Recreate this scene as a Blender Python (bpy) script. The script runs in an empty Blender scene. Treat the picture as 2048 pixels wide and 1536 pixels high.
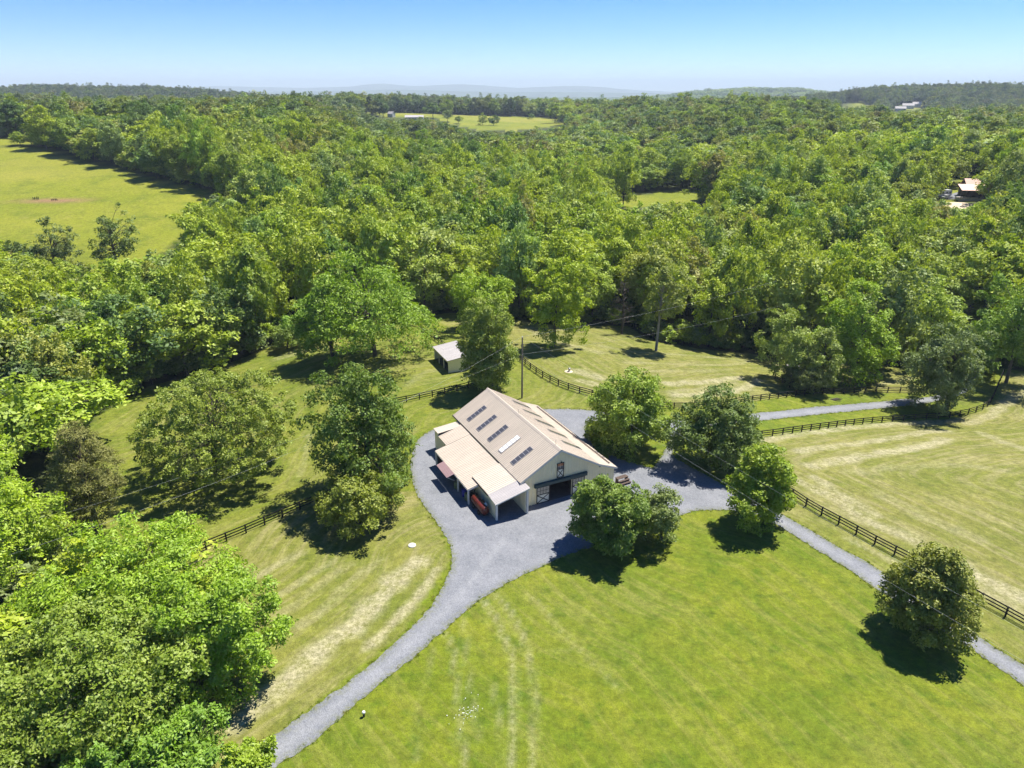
import bpy, bmesh, math, random
import numpy as np
from mathutils import Vector, Matrix
from mathutils.geometry import delaunay_2d_cdt

R = math.radians
scene = bpy.context.scene
col = scene.collection

# ------------------------------------------------------------------ camera
CAM_H = 50.0
FPX = 1421.0                      # focal length in pixels of the 2048 px wide photograph
PITCH = math.atan((768 - 180) / FPX)
cam_d = bpy.data.cameras.new('camera')
cam_d.sensor_width = 36.0
cam_d.lens = 36.0 * FPX / 2048.0
cam_d.clip_start = 1.0
cam_d.clip_end = 60000.0
cam = bpy.data.objects.new('camera', cam_d)
col.objects.link(cam)
cam.location = (0, 0, CAM_H)
cam.rotation_euler = (R(90) - PITCH, 0, 0)
scene.camera = cam

# ------------------------------------------------------------------ world, sun, exposure
SUN_VEC = Vector((0.40, 0.34, 1.0)).normalized()
SUN_EL = math.asin(SUN_VEC.z)
SUN_AZ = math.atan2(SUN_VEC.x, SUN_VEC.y)
world = bpy.data.worlds.new('World')
scene.world = world
world.use_nodes = True
wn = world.node_tree
wn.nodes.clear()
sky = wn.nodes.new('ShaderNodeTexSky')
sky.sky_type = 'NISHITA'
sky.sun_disc = False
sky.sun_elevation = SUN_EL
sky.sun_rotation = SUN_AZ
sky.altitude = 1500.0
sky.air_density = 0.75
sky.dust_density = 0.12
sky.ozone_density = 4.5
bg = wn.nodes.new('ShaderNodeBackground')
bg.inputs['Strength'].default_value = 0.088
wo = wn.nodes.new('ShaderNodeOutputWorld')
hsat = wn.nodes.new('ShaderNodeHueSaturation')
hsat.inputs['Saturation'].default_value = 1.36
hsat.inputs['Hue'].default_value = 0.51
wn.links.new(sky.outputs[0], hsat.inputs['Color'])
wn.links.new(hsat.outputs[0], bg.inputs[0])
wn.links.new(bg.outputs[0], wo.inputs[0])

sun_d = bpy.data.lights.new('sun', 'SUN')
sun_d.energy = 5.0
sun_d.angle = R(0.53)
sun_d.color = (1.0, 0.95, 0.86)
sun = bpy.data.objects.new('sun', sun_d)
col.objects.link(sun)
sun.location = (40, 30, 120)
sun.rotation_euler = (-SUN_VEC).to_track_quat('-Z', 'Y').to_euler()

vs = scene.view_settings
vs.view_transform = 'Standard'
vs.look = 'None'
vs.exposure = 1.02
vs.gamma = 1.0
vs.use_curve_mapping = False

cy = scene.cycles
cy.max_bounces = 6
cy.diffuse_bounces = 3
cy.glossy_bounces = 2
cy.transmission_bounces = 3
cy.transparent_max_bounces = 4
cy.volume_bounces = 0
cy.caustics_reflective = False
cy.caustics_refractive = False
cy.use_denoising = True

# ------------------------------------------------------------------ terrain
def S(a, b, x):
    t = np.clip((x - a) / (b - a), 0, 1)
    return t * t * (3 - 2 * t)

def gauss(x, c, s):
    return np.exp(-((x - c) / s) ** 2)

def terrain(x, y):
    x = np.asarray(x, float)
    y = np.asarray(y, float)
    z = -7.0 * S(8, 75, x) * S(80, 125, y) * (1 - S(150, 260, y))
    z = z - 3.5 * S(-25, -75, x) * S(95, 140, y) * (1 - S(170, 240, y))
    z = z - 3.0 * S(130, 175, y) * (1 - S(200, 330, y)) * S(-60, 0, x) * (1 - S(60, 130, x))
    k_ = S(330, 560, y)
    win = S(10, -150, x) * ((1 - k_) + k_ * S(0.14, 0.30, -x / np.maximum(y, 1.0)))
    z = z + 22.0 * (0.35 * S(165, 320, y) + 0.65 * S(210, 450, y)) * win * (1 - S(720, 1250, y))
    z = z + 14.5 * S(30, 250, x) * S(120, 380, y) * (1 - S(520, 1150, y))
    z = z + 16.0 * gauss(x, 250, 140) * gauss(y, 780, 190)
    z = z + 9.0 * gauss(x, -10, 260) * gauss(y, 1030, 260)
    z = z + 15.0 * gauss(x, -190, 150) * gauss(y, 1080, 190)
    z = z + 9.0 * gauss(x, -70, 300) * gauss(y, 1270, 130)
    z = z - 45.0 * S(1300, 2300, y)
    z = z + 68.0 * gauss(x, -1050, 640) * gauss(y, 1950, 420)
    z = z + 70.0 * gauss(x, 1080, 480) * gauss(y, 1900, 360)
    z = z + 88.0 * gauss(x, 1350, 650) * gauss(y, 4200, 600)
    z = z + 60.0 * gauss(x, -2600, 900) * gauss(y, 4200, 700)
    und = np.sin(x * 0.021 + 1.3) * np.sin(y * 0.017 + 0.4) * 2.0 + np.sin(x * 0.009 - y * 0.006) * 2.5
    z = z + und * S(260, 600, np.hypot(x, y))
    return z

CP, SP = math.cos(PITCH), math.sin(PITCH)

def ray(px, py):
    v = -(py - 768.0) / FPX
    return np.array([(px - 1024.0) / FPX, CP + v * SP, -SP + v * CP])

def at(px, py, tmax=6000.0):
    """world point where the line of sight through a photograph pixel meets the terrain"""
    d = ray(px, py)
    t = np.concatenate([np.arange(30, 400, 1.0), np.arange(400, tmax, 8.0)])
    z = CAM_H + t * d[2]
    h = terrain(t * d[0], t * d[1])
    below = np.nonzero(z < h)[0]
    if len(below) == 0:
        i = len(t) - 1
    else:
        i = max(1, below[0])
    a, b = t[i - 1], t[i]
    for _ in range(30):
        m = (a + b) / 2
        if CAM_H + m * d[2] < terrain(m * d[0], m * d[1]):
            b = m
        else:
            a = m
    return Vector((b * d[0], b * d[1], float(terrain(b * d[0], b * d[1]))))

def at_z(px, py, z):
    d = ray(px, py)
    t = (z - CAM_H) / d[2]
    return Vector((t * d[0], t * d[1], z))

def proj(x, y, z):
    zz = z - CAM_H
    fw = y * CP - zz * SP
    up = y * SP + zz * CP
    return 1024 + FPX * x / fw, 768 - FPX * up / fw, fw

def inpoly(px, py, poly):
    px = np.asarray(px, float)
    py = np.asarray(py, float)
    res = np.zeros(px.shape, bool)
    n = len(poly)
    for i in range(n):
        x1, y1 = poly[i]
        x2, y2 = poly[(i + 1) % n]
        if y1 == y2:
            continue
        c = ((y1 > py) != (y2 > py)) & (px < (x2 - x1) * (py - y1) / (y2 - y1) + x1)
        res ^= c
    return res

def catmull(pts, n=6, closed=False):
    P = [np.array(p, float) for p in pts]
    out = []
    m = len(P)
    rng_ = range(m if closed else m - 1)
    for i in rng_:
        p1, p2 = P[i], P[(i + 1) % m]
        p0 = P[(i - 1) % m] if (closed or i > 0) else 2 * p1 - p2
        p3 = P[(i + 2) % m] if (closed or i + 2 < m) else 2 * p2 - p1
        for k in range(n):
            t = k / n
            out.append(0.5 * ((2 * p1) + (-p0 + p2) * t + (2 * p0 - 5 * p1 + 4 * p2 - p3) * t * t
                              + (-p0 + 3 * p1 - 3 * p2 + p3) * t ** 3))
    if not closed:
        out.append(P[-1])
    return out

# ------------------------------------------------------------------ object helpers
def tag(o, label=None, cat=None, group=None, kind=None):
    if label:
        o['label'] = label
    if cat:
        o['category'] = cat
    if group:
        o['group'] = group
    if kind:
        o['kind'] = kind
    return o

def empty(name, loc, rz=0.0, parent=None):
    o = bpy.data.objects.new(name, None)
    o.empty_display_size = 0.3
    col.objects.link(o)
    o.location = loc
    o.rotation_euler = (0, 0, rz)
    o.parent = parent
    return o

def link_mesh(name, me, mat=None, parent=None):
    if mat is not None and len(me.materials) == 0:
        me.materials.append(mat)
    o = bpy.data.objects.new(name, me)
    col.objects.link(o)
    o.parent = parent
    return o

def np_mesh(name, verts, faces, smooth=False):
    """verts (n,3), faces (m,k) with k constant"""
    verts = np.asarray(verts, np.float32)
    faces = np.asarray(faces, np.int32)
    me = bpy.data.meshes.new(name)
    k = faces.shape[1]
    me.vertices.add(len(verts))
    me.vertices.foreach_set('co', verts.ravel())
    me.loops.add(faces.size)
    me.loops.foreach_set('vertex_index', faces.ravel())
    me.polygons.add(len(faces))
    me.polygons.foreach_set('loop_start', np.arange(0, faces.size, k, dtype=np.int32))
    if smooth:
        me.polygons.foreach_set('use_smooth', np.ones(len(faces), bool))
    me.update(calc_edges=True)
    me.validate()
    return me

class MB:
    """collects boxes, prisms and tubes and links them as one mesh object"""
    def __init__(self):
        self.v = []
        self.f = []
        self.sm = []

    def add(self, vs_, fs_, smooth=False):
        o = len(self.v)
        self.v += [tuple(p) for p in vs_]
        for f in fs_:
            self.f.append(tuple(i + o for i in f))
            self.sm.append(smooth)
        return self

    def box(self, x0, x1, y0, y1, z0, z1):
        vs_ = [(x0, y0, z0), (x1, y0, z0), (x1, y1, z0), (x0, y1, z0),
               (x0, y0, z1), (x1, y0, z1), (x1, y1, z1), (x0, y1, z1)]
        return self.add(vs_, [(0, 3, 2, 1), (4, 5, 6, 7), (0, 1, 5, 4), (1, 2, 6, 5), (2, 3, 7, 6), (3, 0, 4, 7)])

    def hexa(self, b, t):
        """eight corners: bottom four (ccw), top four"""
        return self.add(list(b) + list(t),
                        [(0, 3, 2, 1), (4, 5, 6, 7), (0, 1, 5, 4), (1, 2, 6, 5), (2, 3, 7, 6), (3, 0, 4, 7)])

    def bar(self, a, b, w, h=None, up=(0, 0, 1)):
        h = w if h is None else h
        a, b = Vector(a), Vector(b)
        d = (b - a).normalized()
        u = Vector(up)
        s = d.cross(u)
        if s.length < 1e-4:
            s = d.cross(Vector((0, 1, 0)))
        s.normalize()
        u = s.cross(d).normalized()
        s = s * (w / 2)
        u = u * (h / 2)
        return self.hexa([a - s - u, a + s - u, b + s - u, b - s - u], [a - s + u, a + s + u, b + s + u, b - s + u])

    def tube(self, pts, radii, n=8, cap=True, smooth=True):
        pts = [Vector(p) for p in pts]
        rings = []
        prev = None
        for i, p in enumerate(pts):
            if i == 0:
                d = pts[1] - p
            elif i == len(pts) - 1:
                d = p - pts[i - 1]
            else:
                d = pts[i + 1] - pts[i - 1]
            d.normalize()
            if prev is None:
                ref = Vector((1, 0, 0)) if abs(d.x) < 0.9 else Vector((0, 1, 0))
                s = d.cross(ref).normalized()
            else:
                s = (prev - d * prev.dot(d)).normalized()
            prev = s
            u = d.cross(s)
            r = radii[i] if hasattr(radii, '__len__') else radii
            rings.append([p + (s * math.cos(2 * math.pi * k / n) + u * math.sin(2 * math.pi * k / n)) * r for k in range(n)])
        vs_ = [q for r_ in rings for q in r_]
        fs_ = []
        for i in range(len(pts) - 1):
            for k in range(n):
                k2 = (k + 1) % n
                fs_.append((i * n + k, i * n + k2, (i + 1) * n + k2, (i + 1) * n + k))
        self.add(vs_, fs_, smooth)
        if cap:
            self.add(rings[0], [tuple(reversed(range(n)))])
            self.add(rings[-1], [tuple(range(n))])
        return self

    def lathe(self, prof, n=20, axis='z', origin=(0, 0, 0), smooth=True):
        """profile [(r, h)]"""
        o = Vector(origin)
        vs_ = []
        for r, h in prof:
            for k in range(n):
                a = 2 * math.pi * k / n
                c, s = r * math.cos(a), r * math.sin(a)
                if axis == 'z':
                    vs_.append(o + Vector((c, s, h)))
                elif axis == 'y':
                    vs_.append(o + Vector((c, h, -s)))
                else:
                    vs_.append(o + Vector((h, c, s)))
        fs_ = []
        for i in range(len(prof) - 1):
            for k in range(n):
                k2 = (k + 1) % n
                fs_.append((i * n + k, i * n + k2, (i + 1) * n + k2, (i + 1) * n + k))
        return self.add(vs_, fs_, smooth)

    def mesh(self, name):
        me = bpy.data.meshes.new(name)
        me.from_pydata(self.v, [], self.f)
        me.polygons.foreach_set('use_smooth', self.sm)
        me.update()
        return me

    def build(self, name, mat, parent=None):
        return link_mesh(name, self.mesh(name), mat, parent)

# ------------------------------------------------------------------ materials
def new_mat(name):
    m = bpy.data.materials.new(name)
    m.use_nodes = True
    nt = m.node_tree
    nt.nodes.clear()
    out = nt.nodes.new('ShaderNodeOutputMaterial')
    return m, nt, out

def nd(nt, t, **kw):
    n = nt.nodes.new(t)
    for k, v in kw.items():
        setattr(n, k, v)
    return n

def noise(nt, vec, scale, detail=4.0, rough=0.55):
    n = nd(nt, 'ShaderNodeTexNoise')
    n.inputs['Scale'].default_value = scale
    n.inputs['Detail'].default_value = detail
    n.inputs['Roughness'].default_value = rough
    if vec is not None:
        nt.links.new(vec, n.inputs['Vector'])
    return n.outputs['Fac']

def mixc(nt, fac, a, b, blend='MIX'):
    n = nd(nt, 'ShaderNodeMix', data_type='RGBA', blend_type=blend)
    n.clamp_factor = True
    for s, val in ((0, fac), (6, a), (7, b)):
        if isinstance(val, (tuple, list)):
            n.inputs[s].default_value = (*val, 1) if len(val) == 3 else val
        elif isinstance(val, (int, float)):
            n.inputs[s].default_value = val
        else:
            nt.links.new(val, n.inputs[s])
    return n.outputs[2]

def math_(nt, op, a, b=None, clamp=False):
    n = nd(nt, 'ShaderNodeMath', operation=op)
    n.use_clamp = clamp
    for i, val in enumerate((a, b)):
        if val is None:
            continue
        if isinstance(val, (int, float)):
            n.inputs[i].default_value = val
        else:
            nt.links.new(val, n.inputs[i])
    return n.outputs[0]

def ramp(nt, fac, lo, hi, a=0.0, b=1.0):
    n = nd(nt, 'ShaderNodeMapRange')
    n.inputs[1].default_value = lo
    n.inputs[2].default_value = hi
    n.inputs[3].default_value = a
    n.inputs[4].default_value = b
    nt.links.new(fac, n.inputs[0])
    return n.outputs[0]

def attr(nt, name, typ='GEOMETRY'):
    n = nd(nt, 'ShaderNodeAttribute', attribute_name=name, attribute_type=typ)
    return n

def simple(name, colr, rough=0.6, metal=0.0, var=0.15, vscale=3.0, bump=0.0, bscale=30.0, spec=0.4, coords='Object'):
    """principled with gentle procedural mottling"""
    m, nt, out = new_mat(name)
    p = nd(nt, 'ShaderNodeBsdfPrincipled')
    tc = nd(nt, 'ShaderNodeTexCoord').outputs[coords]
    f = noise(nt, tc, vscale, 5.0)
    f2 = noise(nt, tc, vscale * 7.3, 3.0)
    f = math_(nt, 'ADD', math_(nt, 'MULTIPLY', f, 0.65), math_(nt, 'MULTIPLY', f2, 0.35))
    f = ramp(nt, f, 0.3, 0.7)
    c = mixc(nt, f, tuple(x * (1 - var) for x in colr), tuple(min(1, x * (1 + var)) for x in colr))
    nt.links.new(c, p.inputs['Base Color'])
    p.inputs['Roughness'].default_value = rough
    p.inputs['Metallic'].default_value = metal
    p.inputs['Specular IOR Level'].default_value = spec
    if bump:
        bn = nd(nt, 'ShaderNodeBump')
        bn.inputs['Strength'].default_value = bump
        bn.inputs['Distance'].default_value = 0.02
        nt.links.new(noise(nt, tc, bscale, 4.0), bn.inputs['Height'])
        nt.links.new(bn.outputs[0], p.inputs['Normal'])
    nt.links.new(p.outputs[0], out.inputs[0])
    return m

def leaf_mat(name, transl=0.30, gloss=0.02):
    m, nt, out = new_mat(name)
    ca = attr(nt, 'color', 'INSTANCER')
    geo = nd(nt, 'ShaderNodeNewGeometry')
    tc = nd(nt, 'ShaderNodeTexCoord').outputs['Object']
    rnd = geo.outputs['Random Per Island']
    n1 = noise(nt, tc, 0.45, 3.0)
    v = math_(nt, 'ADD', math_(nt, 'MULTIPLY', rnd, 0.55), math_(nt, 'MULTIPLY', ramp(nt, n1, 0.3, 0.7), 0.45))
    hsv = nd(nt, 'ShaderNodeHueSaturation')
    nt.links.new(ca.outputs['Color'], hsv.inputs['Color'])
    nt.links.new(ramp(nt, v, 0.0, 1.0, 0.515, 0.483), hsv.inputs['Hue'])
    nt.links.new(ramp(nt, rnd, 0.0, 1.0, 1.08, 0.9), hsv.inputs['Saturation'])
    nt.links.new(ramp(nt, v, 0.0, 1.0, 0.62, 1.42), hsv.inputs['Value'])
    c = hsv.outputs[0]
    d = nd(nt, 'ShaderNodeBsdfDiffuse')
    nt.links.new(c, d.inputs[0])
    t = nd(nt, 'ShaderNodeBsdfTranslucent')
    tcx = mixc(nt, 1.0, c, (1.15, 1.15, 0.35), 'MULTIPLY')
    nt.links.new(tcx, t.inputs[0])
    mx = nd(nt, 'ShaderNodeMixShader')
    mx.inputs[0].default_value = transl
    nt.links.new(d.outputs[0], mx.inputs[1])
    nt.links.new(t.outputs[0], mx.inputs[2])
    g = nd(nt, 'ShaderNodeBsdfGlossy')
    g.inputs['Roughness'].default_value = 0.55
    g.inputs[0].default_value = (0.9, 0.95, 1.0, 1)
    mx2 = nd(nt, 'ShaderNodeMixShader')
    mx2.inputs[0].default_value = gloss
    nt.links.new(mx.outputs[0], mx2.inputs[1])
    nt.links.new(g.outputs[0], mx2.inputs[2])
    nt.links.new(mx2.outputs[0], out.inputs[0])
    return m

def ground_mat():
    m, nt, out = new_mat('grassland')
    p = nd(nt, 'ShaderNodeBsdfPrincipled')
    p.inputs['Roughness'].default_value = 0.85
    p.inputs['Specular IOR Level'].default_value = 0.15
    tc = nd(nt, 'ShaderNodeTexCoord').outputs['Object']
    dry = attr(nt, 'dry').outputs['Fac']
    olive = attr(nt, 'olive').outputs['Fac']
    wood = attr(nt, 'wood').outputs['Fac']
    field = attr(nt, 'field').outputs['Fac']
    dirt = attr(nt, 'dirt').outputs['Fac']
    # anisotropic streaks that follow the mowing direction
    mow = attr(nt, 'mow').outputs['Fac']
    sx = nd(nt, 'ShaderNodeSeparateXYZ')
    nt.links.new(tc, sx.inputs[0])
    cx = nd(nt, 'ShaderNodeCombineXYZ')
    nt.links.new(mow, cx.inputs[0])
    nt.links.new(math_(nt, 'MULTIPLY', sx.outputs[0], 0.10), cx.inputs[1])
    nt.links.new(math_(nt, 'MULTIPLY', sx.outputs[1], 0.10), cx.inputs[2])
    streak = noise(nt, cx.outputs[0], 1.1, 4.0, 0.65)
    patch = noise(nt, tc, 0.12, 4.0, 0.6)
    patch2 = noise(nt, tc, 0.45, 4.0, 0.6)
    fine = noise(nt, tc, 2.2, 5.0, 0.8)
    mid = noise(nt, tc, 0.95, 3.0, 0.6)
    speck = noise(nt, tc, 9.0, 2.0, 0.6)
    lush = mixc(nt, ramp(nt, patch, 0.36, 0.66), (0.097, 0.138, 0.0073), (0.148, 0.171, 0.0111))
    lush = mixc(nt, ramp(nt, patch2, 0.50, 0.70, 0, 0.9), lush, (0.067, 0.112, 0.0056))
    lush = mixc(nt, ramp(nt, streak, 0.48, 0.68, 0, 0.55), lush, (0.198, 0.198, 0.0414))
    ol = mixc(nt, ramp(nt, patch, 0.36, 0.66), (0.131, 0.145, 0.0240), (0.181, 0.176, 0.0424))
    ol = mixc(nt, ramp(nt, streak, 0.45, 0.66, 0, 0.75), ol, (0.253, 0.229, 0.1013))
    ol = mixc(nt, ramp(nt, patch2, 0.52, 0.72, 0, 0.65), ol, (0.100, 0.123, 0.0165))
    c = mixc(nt, olive, lush, ol)
    dn = math_(nt, 'MULTIPLY', dry, ramp(nt, math_(nt, 'ADD', math_(nt, 'MULTIPLY', fine, 0.6), math_(nt, 'MULTIPLY', patch2, 0.4)), 0.36, 0.62, 0.05, 1.15), clamp=True)
    c = mixc(nt, dn, c, (0.332, 0.303, 0.1826))
    fc = mixc(nt, ramp(nt, noise(nt, tc, 0.02, 4.0), 0.35, 0.65), (0.150, 0.180, 0.010), (0.215, 0.222, 0.022))
    fc = mixc(nt, ramp(nt, noise(nt, tc, 0.10, 5.0, 0.7), 0.48, 0.68, 0, 0.9), fc, (0.112, 0.142, 0.012))
    fc = mixc(nt, ramp(nt, noise(nt, tc, 0.35, 4.0, 0.7), 0.55, 0.75, 0, 0.7), fc, (0.26, 0.24, 0.06))
    fc = mixc(nt, ramp(nt, noise(nt, tc, 0.006, 3.0), 0.5, 0.62, 0, 0.7), fc, (0.24, 0.225, 0.04))
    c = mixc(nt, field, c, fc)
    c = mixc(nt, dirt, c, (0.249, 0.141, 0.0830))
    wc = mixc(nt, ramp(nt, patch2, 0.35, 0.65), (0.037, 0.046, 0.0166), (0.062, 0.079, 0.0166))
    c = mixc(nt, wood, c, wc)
    # individual tuft mottling
    val = math_(nt, 'ADD', math_(nt, 'MULTIPLY', fine, 0.62), math_(nt, 'MULTIPLY', speck, 0.38))
    val = math_(nt, 'MULTIPLY', ramp(nt, val, 0.30, 0.70, 0.50, 1.50), ramp(nt, mid, 0.30, 0.70, 0.80, 1.20))
    hs = nd(nt, 'ShaderNodeHueSaturation')
    nt.links.new(c, hs.inputs['Color'])
    nt.links.new(val, hs.inputs['Value'])
    nt.links.new(hs.outputs[0], p.inputs['Base Color'])
    bn = nd(nt, 'ShaderNodeBump')
    bn.inputs['Strength'].default_value = 0.9
    bn.inputs['Distance'].default_value = 0.10
    nt.links.new(math_(nt, 'ADD', fine, math_(nt, 'MULTIPLY', speck, 0.6)), bn.inputs['Height'])
    nt.links.new(bn.outputs[0], p.inputs['Normal'])
    nt.links.new(p.outputs[0], out.inputs[0])
    return m

def gravel_mat():
    m, nt, out = new_mat('gravel')
    p = nd(nt, 'ShaderNodeBsdfPrincipled')
    p.inputs['Roughness'].default_value = 0.9
    p.inputs['Specular IOR Level'].default_value = 0.2
    tc = nd(nt, 'ShaderNodeTexCoord').outputs['Object']
    wheel = attr(nt, 'wheel').outputs['Fac']
    edge = attr(nt, 'edge').outputs['Fac']
    a = noise(nt, tc, 0.35, 5.0, 0.65)
    b = noise(nt, tc, 2.5, 4.0, 0.7)
    s = nd(nt, 'ShaderNodeTexVoronoi')
    s.inputs['Scale'].default_value = 11.0
    nt.links.new(tc, s.inputs['Vector'])
    st = nd(nt, 'ShaderNodeSeparateColor')
    nt.links.new(s.outputs['Color'], st.inputs[0])
    c = mixc(nt, ramp(nt, a, 0.32, 0.68), (0.147, 0.156, 0.173), (0.207, 0.213, 0.231))
    c = mixc(nt, ramp(nt, b, 0.45, 0.75, 0, 0.55), c, (0.242, 0.246, 0.255))
    c = mixc(nt, math_(nt, 'MULTIPLY', wheel, 0.6), c, (0.270, 0.276, 0.285))
    c = mixc(nt, ramp(nt, b, 0.28, 0.42, 0.55, 0.0), c, (0.108, 0.116, 0.134))
    weeds = math_(nt, 'MULTIPLY', edge, ramp(nt, b, 0.42, 0.6))
    c = mixc(nt, weeds, c, (0.121, 0.132, 0.052))
    hs = nd(nt, 'ShaderNodeHueSaturation')
    nt.links.new(c, hs.inputs['Color'])
    nt.links.new(ramp(nt, st.outputs[0], 0, 1, 0.84, 1.16), hs.inputs['Value'])
    nt.links.new(hs.outputs[0], p.inputs['Base Color'])
    bn = nd(nt, 'ShaderNodeBump')
    bn.inputs['Strength'].default_value = 0.6
    bn.inputs['Distance'].default_value = 0.03
    nt.links.new(s.outputs['Distance'], bn.inputs['Height'])
    nt.links.new(bn.outputs[0], p.inputs['Normal'])
    nt.links.new(p.outputs[0], out.inputs[0])
    return m

def metal_roof_mat(name, colr, var=0.10):
    m, nt, out = new_mat(name)
    p = nd(nt, 'ShaderNodeBsdfPrincipled')
    tc = nd(nt, 'ShaderNodeTexCoord').outputs['Object']
    mp = nd(nt, 'ShaderNodeMapping')
    mp.inputs['Scale'].default_value = (0.25, 1.6, 0.25)
    nt.links.new(tc, mp.inputs[0])
    a = noise(nt, mp.outputs[0], 1.1, 5.0, 0.65)
    b = noise(nt, tc, 0.35, 4.0)
    c = mixc(nt, ramp(nt, a, 0.3, 0.7), tuple(x * (1 - var) for x in colr), tuple(x * (1 + var) for x in colr))
    c = mixc(nt, ramp(nt, b, 0.5, 0.75, 0, 0.35), c, tuple(x * 0.82 for x in colr))
    nt.links.new(c, p.inputs['Base Color'])
    p.inputs['Roughness'].default_value = 0.5
    p.inputs['Specular IOR Level'].default_value = 0.35
    nt.links.new(p.outputs[0], out.inputs[0])
    return m

def glass_mat(name, colr=(0.05, 0.06, 0.08), rough=0.12):
    m, nt, out = new_mat(name)
    p = nd(nt, 'ShaderNodeBsdfPrincipled')
    tc = nd(nt, 'ShaderNodeTexCoord').outputs['Object']
    c = mixc(nt, noise(nt, tc, 2.0), tuple(x * 0.7 for x in colr), tuple(x * 1.3 for x in colr))
    nt.links.new(c, p.inputs['Base Color'])
    p.inputs['Roughness'].default_value = rough
    p.inputs['Specular IOR Level'].default_value = 0.6
    nt.links.new(p.outputs[0], out.inputs[0])
    return m

M = {}
M['ground'] = ground_mat()
M['gravel'] = gravel_mat()
M['leaf'] = leaf_mat('leaves')
M['needle'] = leaf_mat('needles', 0.2, 0.005)
M['bark'] = simple('bark', (0.085, 0.070, 0.055), 0.9, var=0.35, vscale=2.0, bump=0.6, bscale=12)
M['palebark'] = simple('pale_bark', (0.26, 0.24, 0.20), 0.9, var=0.3, vscale=2.0, bump=0.5, bscale=12)
M['roof'] = metal_roof_mat('tan_metal_roof', (0.525, 0.450, 0.365))
M['roof_pale'] = metal_roof_mat('pale_metal_roof', (0.555, 0.485, 0.400))
M['roof_grey'] = metal_roof_mat('grey_metal_roof', (0.420, 0.390, 0.380))
M['roof_maroon'] = metal_roof_mat('maroon_metal_roof', (0.33, 0.22, 0.22))
M['roof_red'] = metal_roof_mat('faded_red_metal_roof', (0.52, 0.28, 0.20))
M['siding'] = simple('cream_siding', (0.880, 0.790, 0.530), 0.65, var=0.08, vscale=0.8)
M['siding_wh'] = simple('white_siding', (0.622, 0.613, 0.571), 0.6, var=0.06)
M['trim_green'] = simple('dark_green_paint', (0.018, 0.055, 0.062), 0.4, var=0.15)
M['dark_wood'] = simple('black_brown_board', (0.020, 0.015, 0.012), 0.75, var=0.35, vscale=1.2)
M['fence'] = simple('creosote_black_board', (0.016, 0.013, 0.011), 0.8, var=0.5, vscale=1.5)
M['door_panel'] = simple('ivory_door_panel', (0.800, 0.760, 0.620), 0.6, var=0.06)
M['pane_pale'] = glass_mat('dusty_pane', (0.42, 0.38, 0.30), 0.25)
M['skylight'] = glass_mat('skylight_pane', (0.075, 0.075, 0.085), 0.10)
M['glint'] = simple('painted_glint_pane', (0.88, 0.86, 0.84), 0.15, var=0.03, spec=0.9)  # white base colour stands for the sun's glint on the panes
M['skyframe'] = simple('skylight_frame', (0.330, 0.310, 0.300), 0.5, var=0.05)
M['amber'] = simple('orange_reflection_pane', (0.45, 0.16, 0.06), 0.3, var=0.5, vscale=4)  # orange reflection put into the pane colour
M['interior'] = simple('stall_board', (0.075, 0.05, 0.038), 0.8, var=0.3)
M['floor_dark'] = simple('packed_earth', (0.10, 0.09, 0.08), 0.95, var=0.35, vscale=1.5)
M['tank'] = simple('oxide_red_paint', (0.105, 0.018, 0.010), 0.32, var=0.3, vscale=1.6, spec=0.5)
M['black_metal'] = simple('black_metal', (0.02, 0.02, 0.022), 0.5, var=0.4)
M['grey_metal'] = simple('grey_metal', (0.33, 0.33, 0.34), 0.4, metal=0.6, var=0.2)
M['white_paint'] = simple('white_paint', (0.80, 0.79, 0.75), 0.5, var=0.05)
M['blue'] = simple('blue_plastic', (0.012, 0.022, 0.30), 0.4, var=0.2)
M['green_drum'] = simple('olive_drum', (0.13, 0.17, 0.08), 0.5, var=0.2)
M['pole'] = simple('weathered_pole', (0.20, 0.16, 0.125), 0.85, var=0.25, vscale=2)
M['wire'] = simple('aluminium_wire', (0.42, 0.43, 0.42), 0.4, var=0.05)
M['concrete'] = simple('pale_concrete', (0.515, 0.499, 0.452), 0.85, var=0.1)
M['sand'] = simple('pale_sand', (0.58, 0.47, 0.34), 0.95, var=0.15, vscale=0.5)
M['rock'] = simple('pale_rock', (0.48, 0.45, 0.42), 0.9, var=0.3, vscale=1.5, bump=0.5, bscale=6)
M['glass'] = glass_mat('dark_glass')
M['camper'] = simple('silver_camper_skin', (0.52, 0.54, 0.55), 0.4, var=0.08)
M['car_white'] = simple('white_car_paint', (0.75, 0.75, 0.76), 0.25, var=0.03)
M['tyre'] = simple('tyre_rubber', (0.02, 0.02, 0.02), 0.8)
M['cow'] = simple('brown_hide', (0.06, 0.03, 0.018), 0.8, var=0.3)
M['petal'] = simple('white_petal', (0.8, 0.8, 0.76), 0.7)

# ------------------------------------------------------------------ layout of the open ground (photograph pixels)
MAIN_OPEN = [(560, 1700), (470, 1480), (420, 1390), (330, 1200), (220, 1140), (110, 1090), (130, 940), (190, 835), (300, 772),
             (420, 742), (520, 702), (600, 672), (700, 640), (860, 632), (900, 625), (1040, 640), (1060, 646), (1170, 652),
             (1255, 652), (1300, 680), (1400, 698), (1540, 712), (1640, 716), (1800, 736), (1860, 720), (1930, 668), (1990, 655),
             (2020, 668), (1990, 735), (2048, 742), (2500, 760), (2500, 1700)]
LEFT_FIELD = [(-500, 505), (0, 520), (60, 548), (150, 560), (240, 545), (345, 500), (400, 440), (490, 402), (440, 388), (330, 362),
              (200, 327), (100, 299), (40, 292), (0, 289), (-500, 282)]
FIELD_SEEN = [(-500, 470), (0, 478), (60, 500), (150, 530), (240, 520), (342, 488), (352, 430), (400, 402), (490, 402), (440, 388),
              (330, 362), (200, 327), (100, 299), (40, 292), (0, 289), (-500, 282)]
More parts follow.
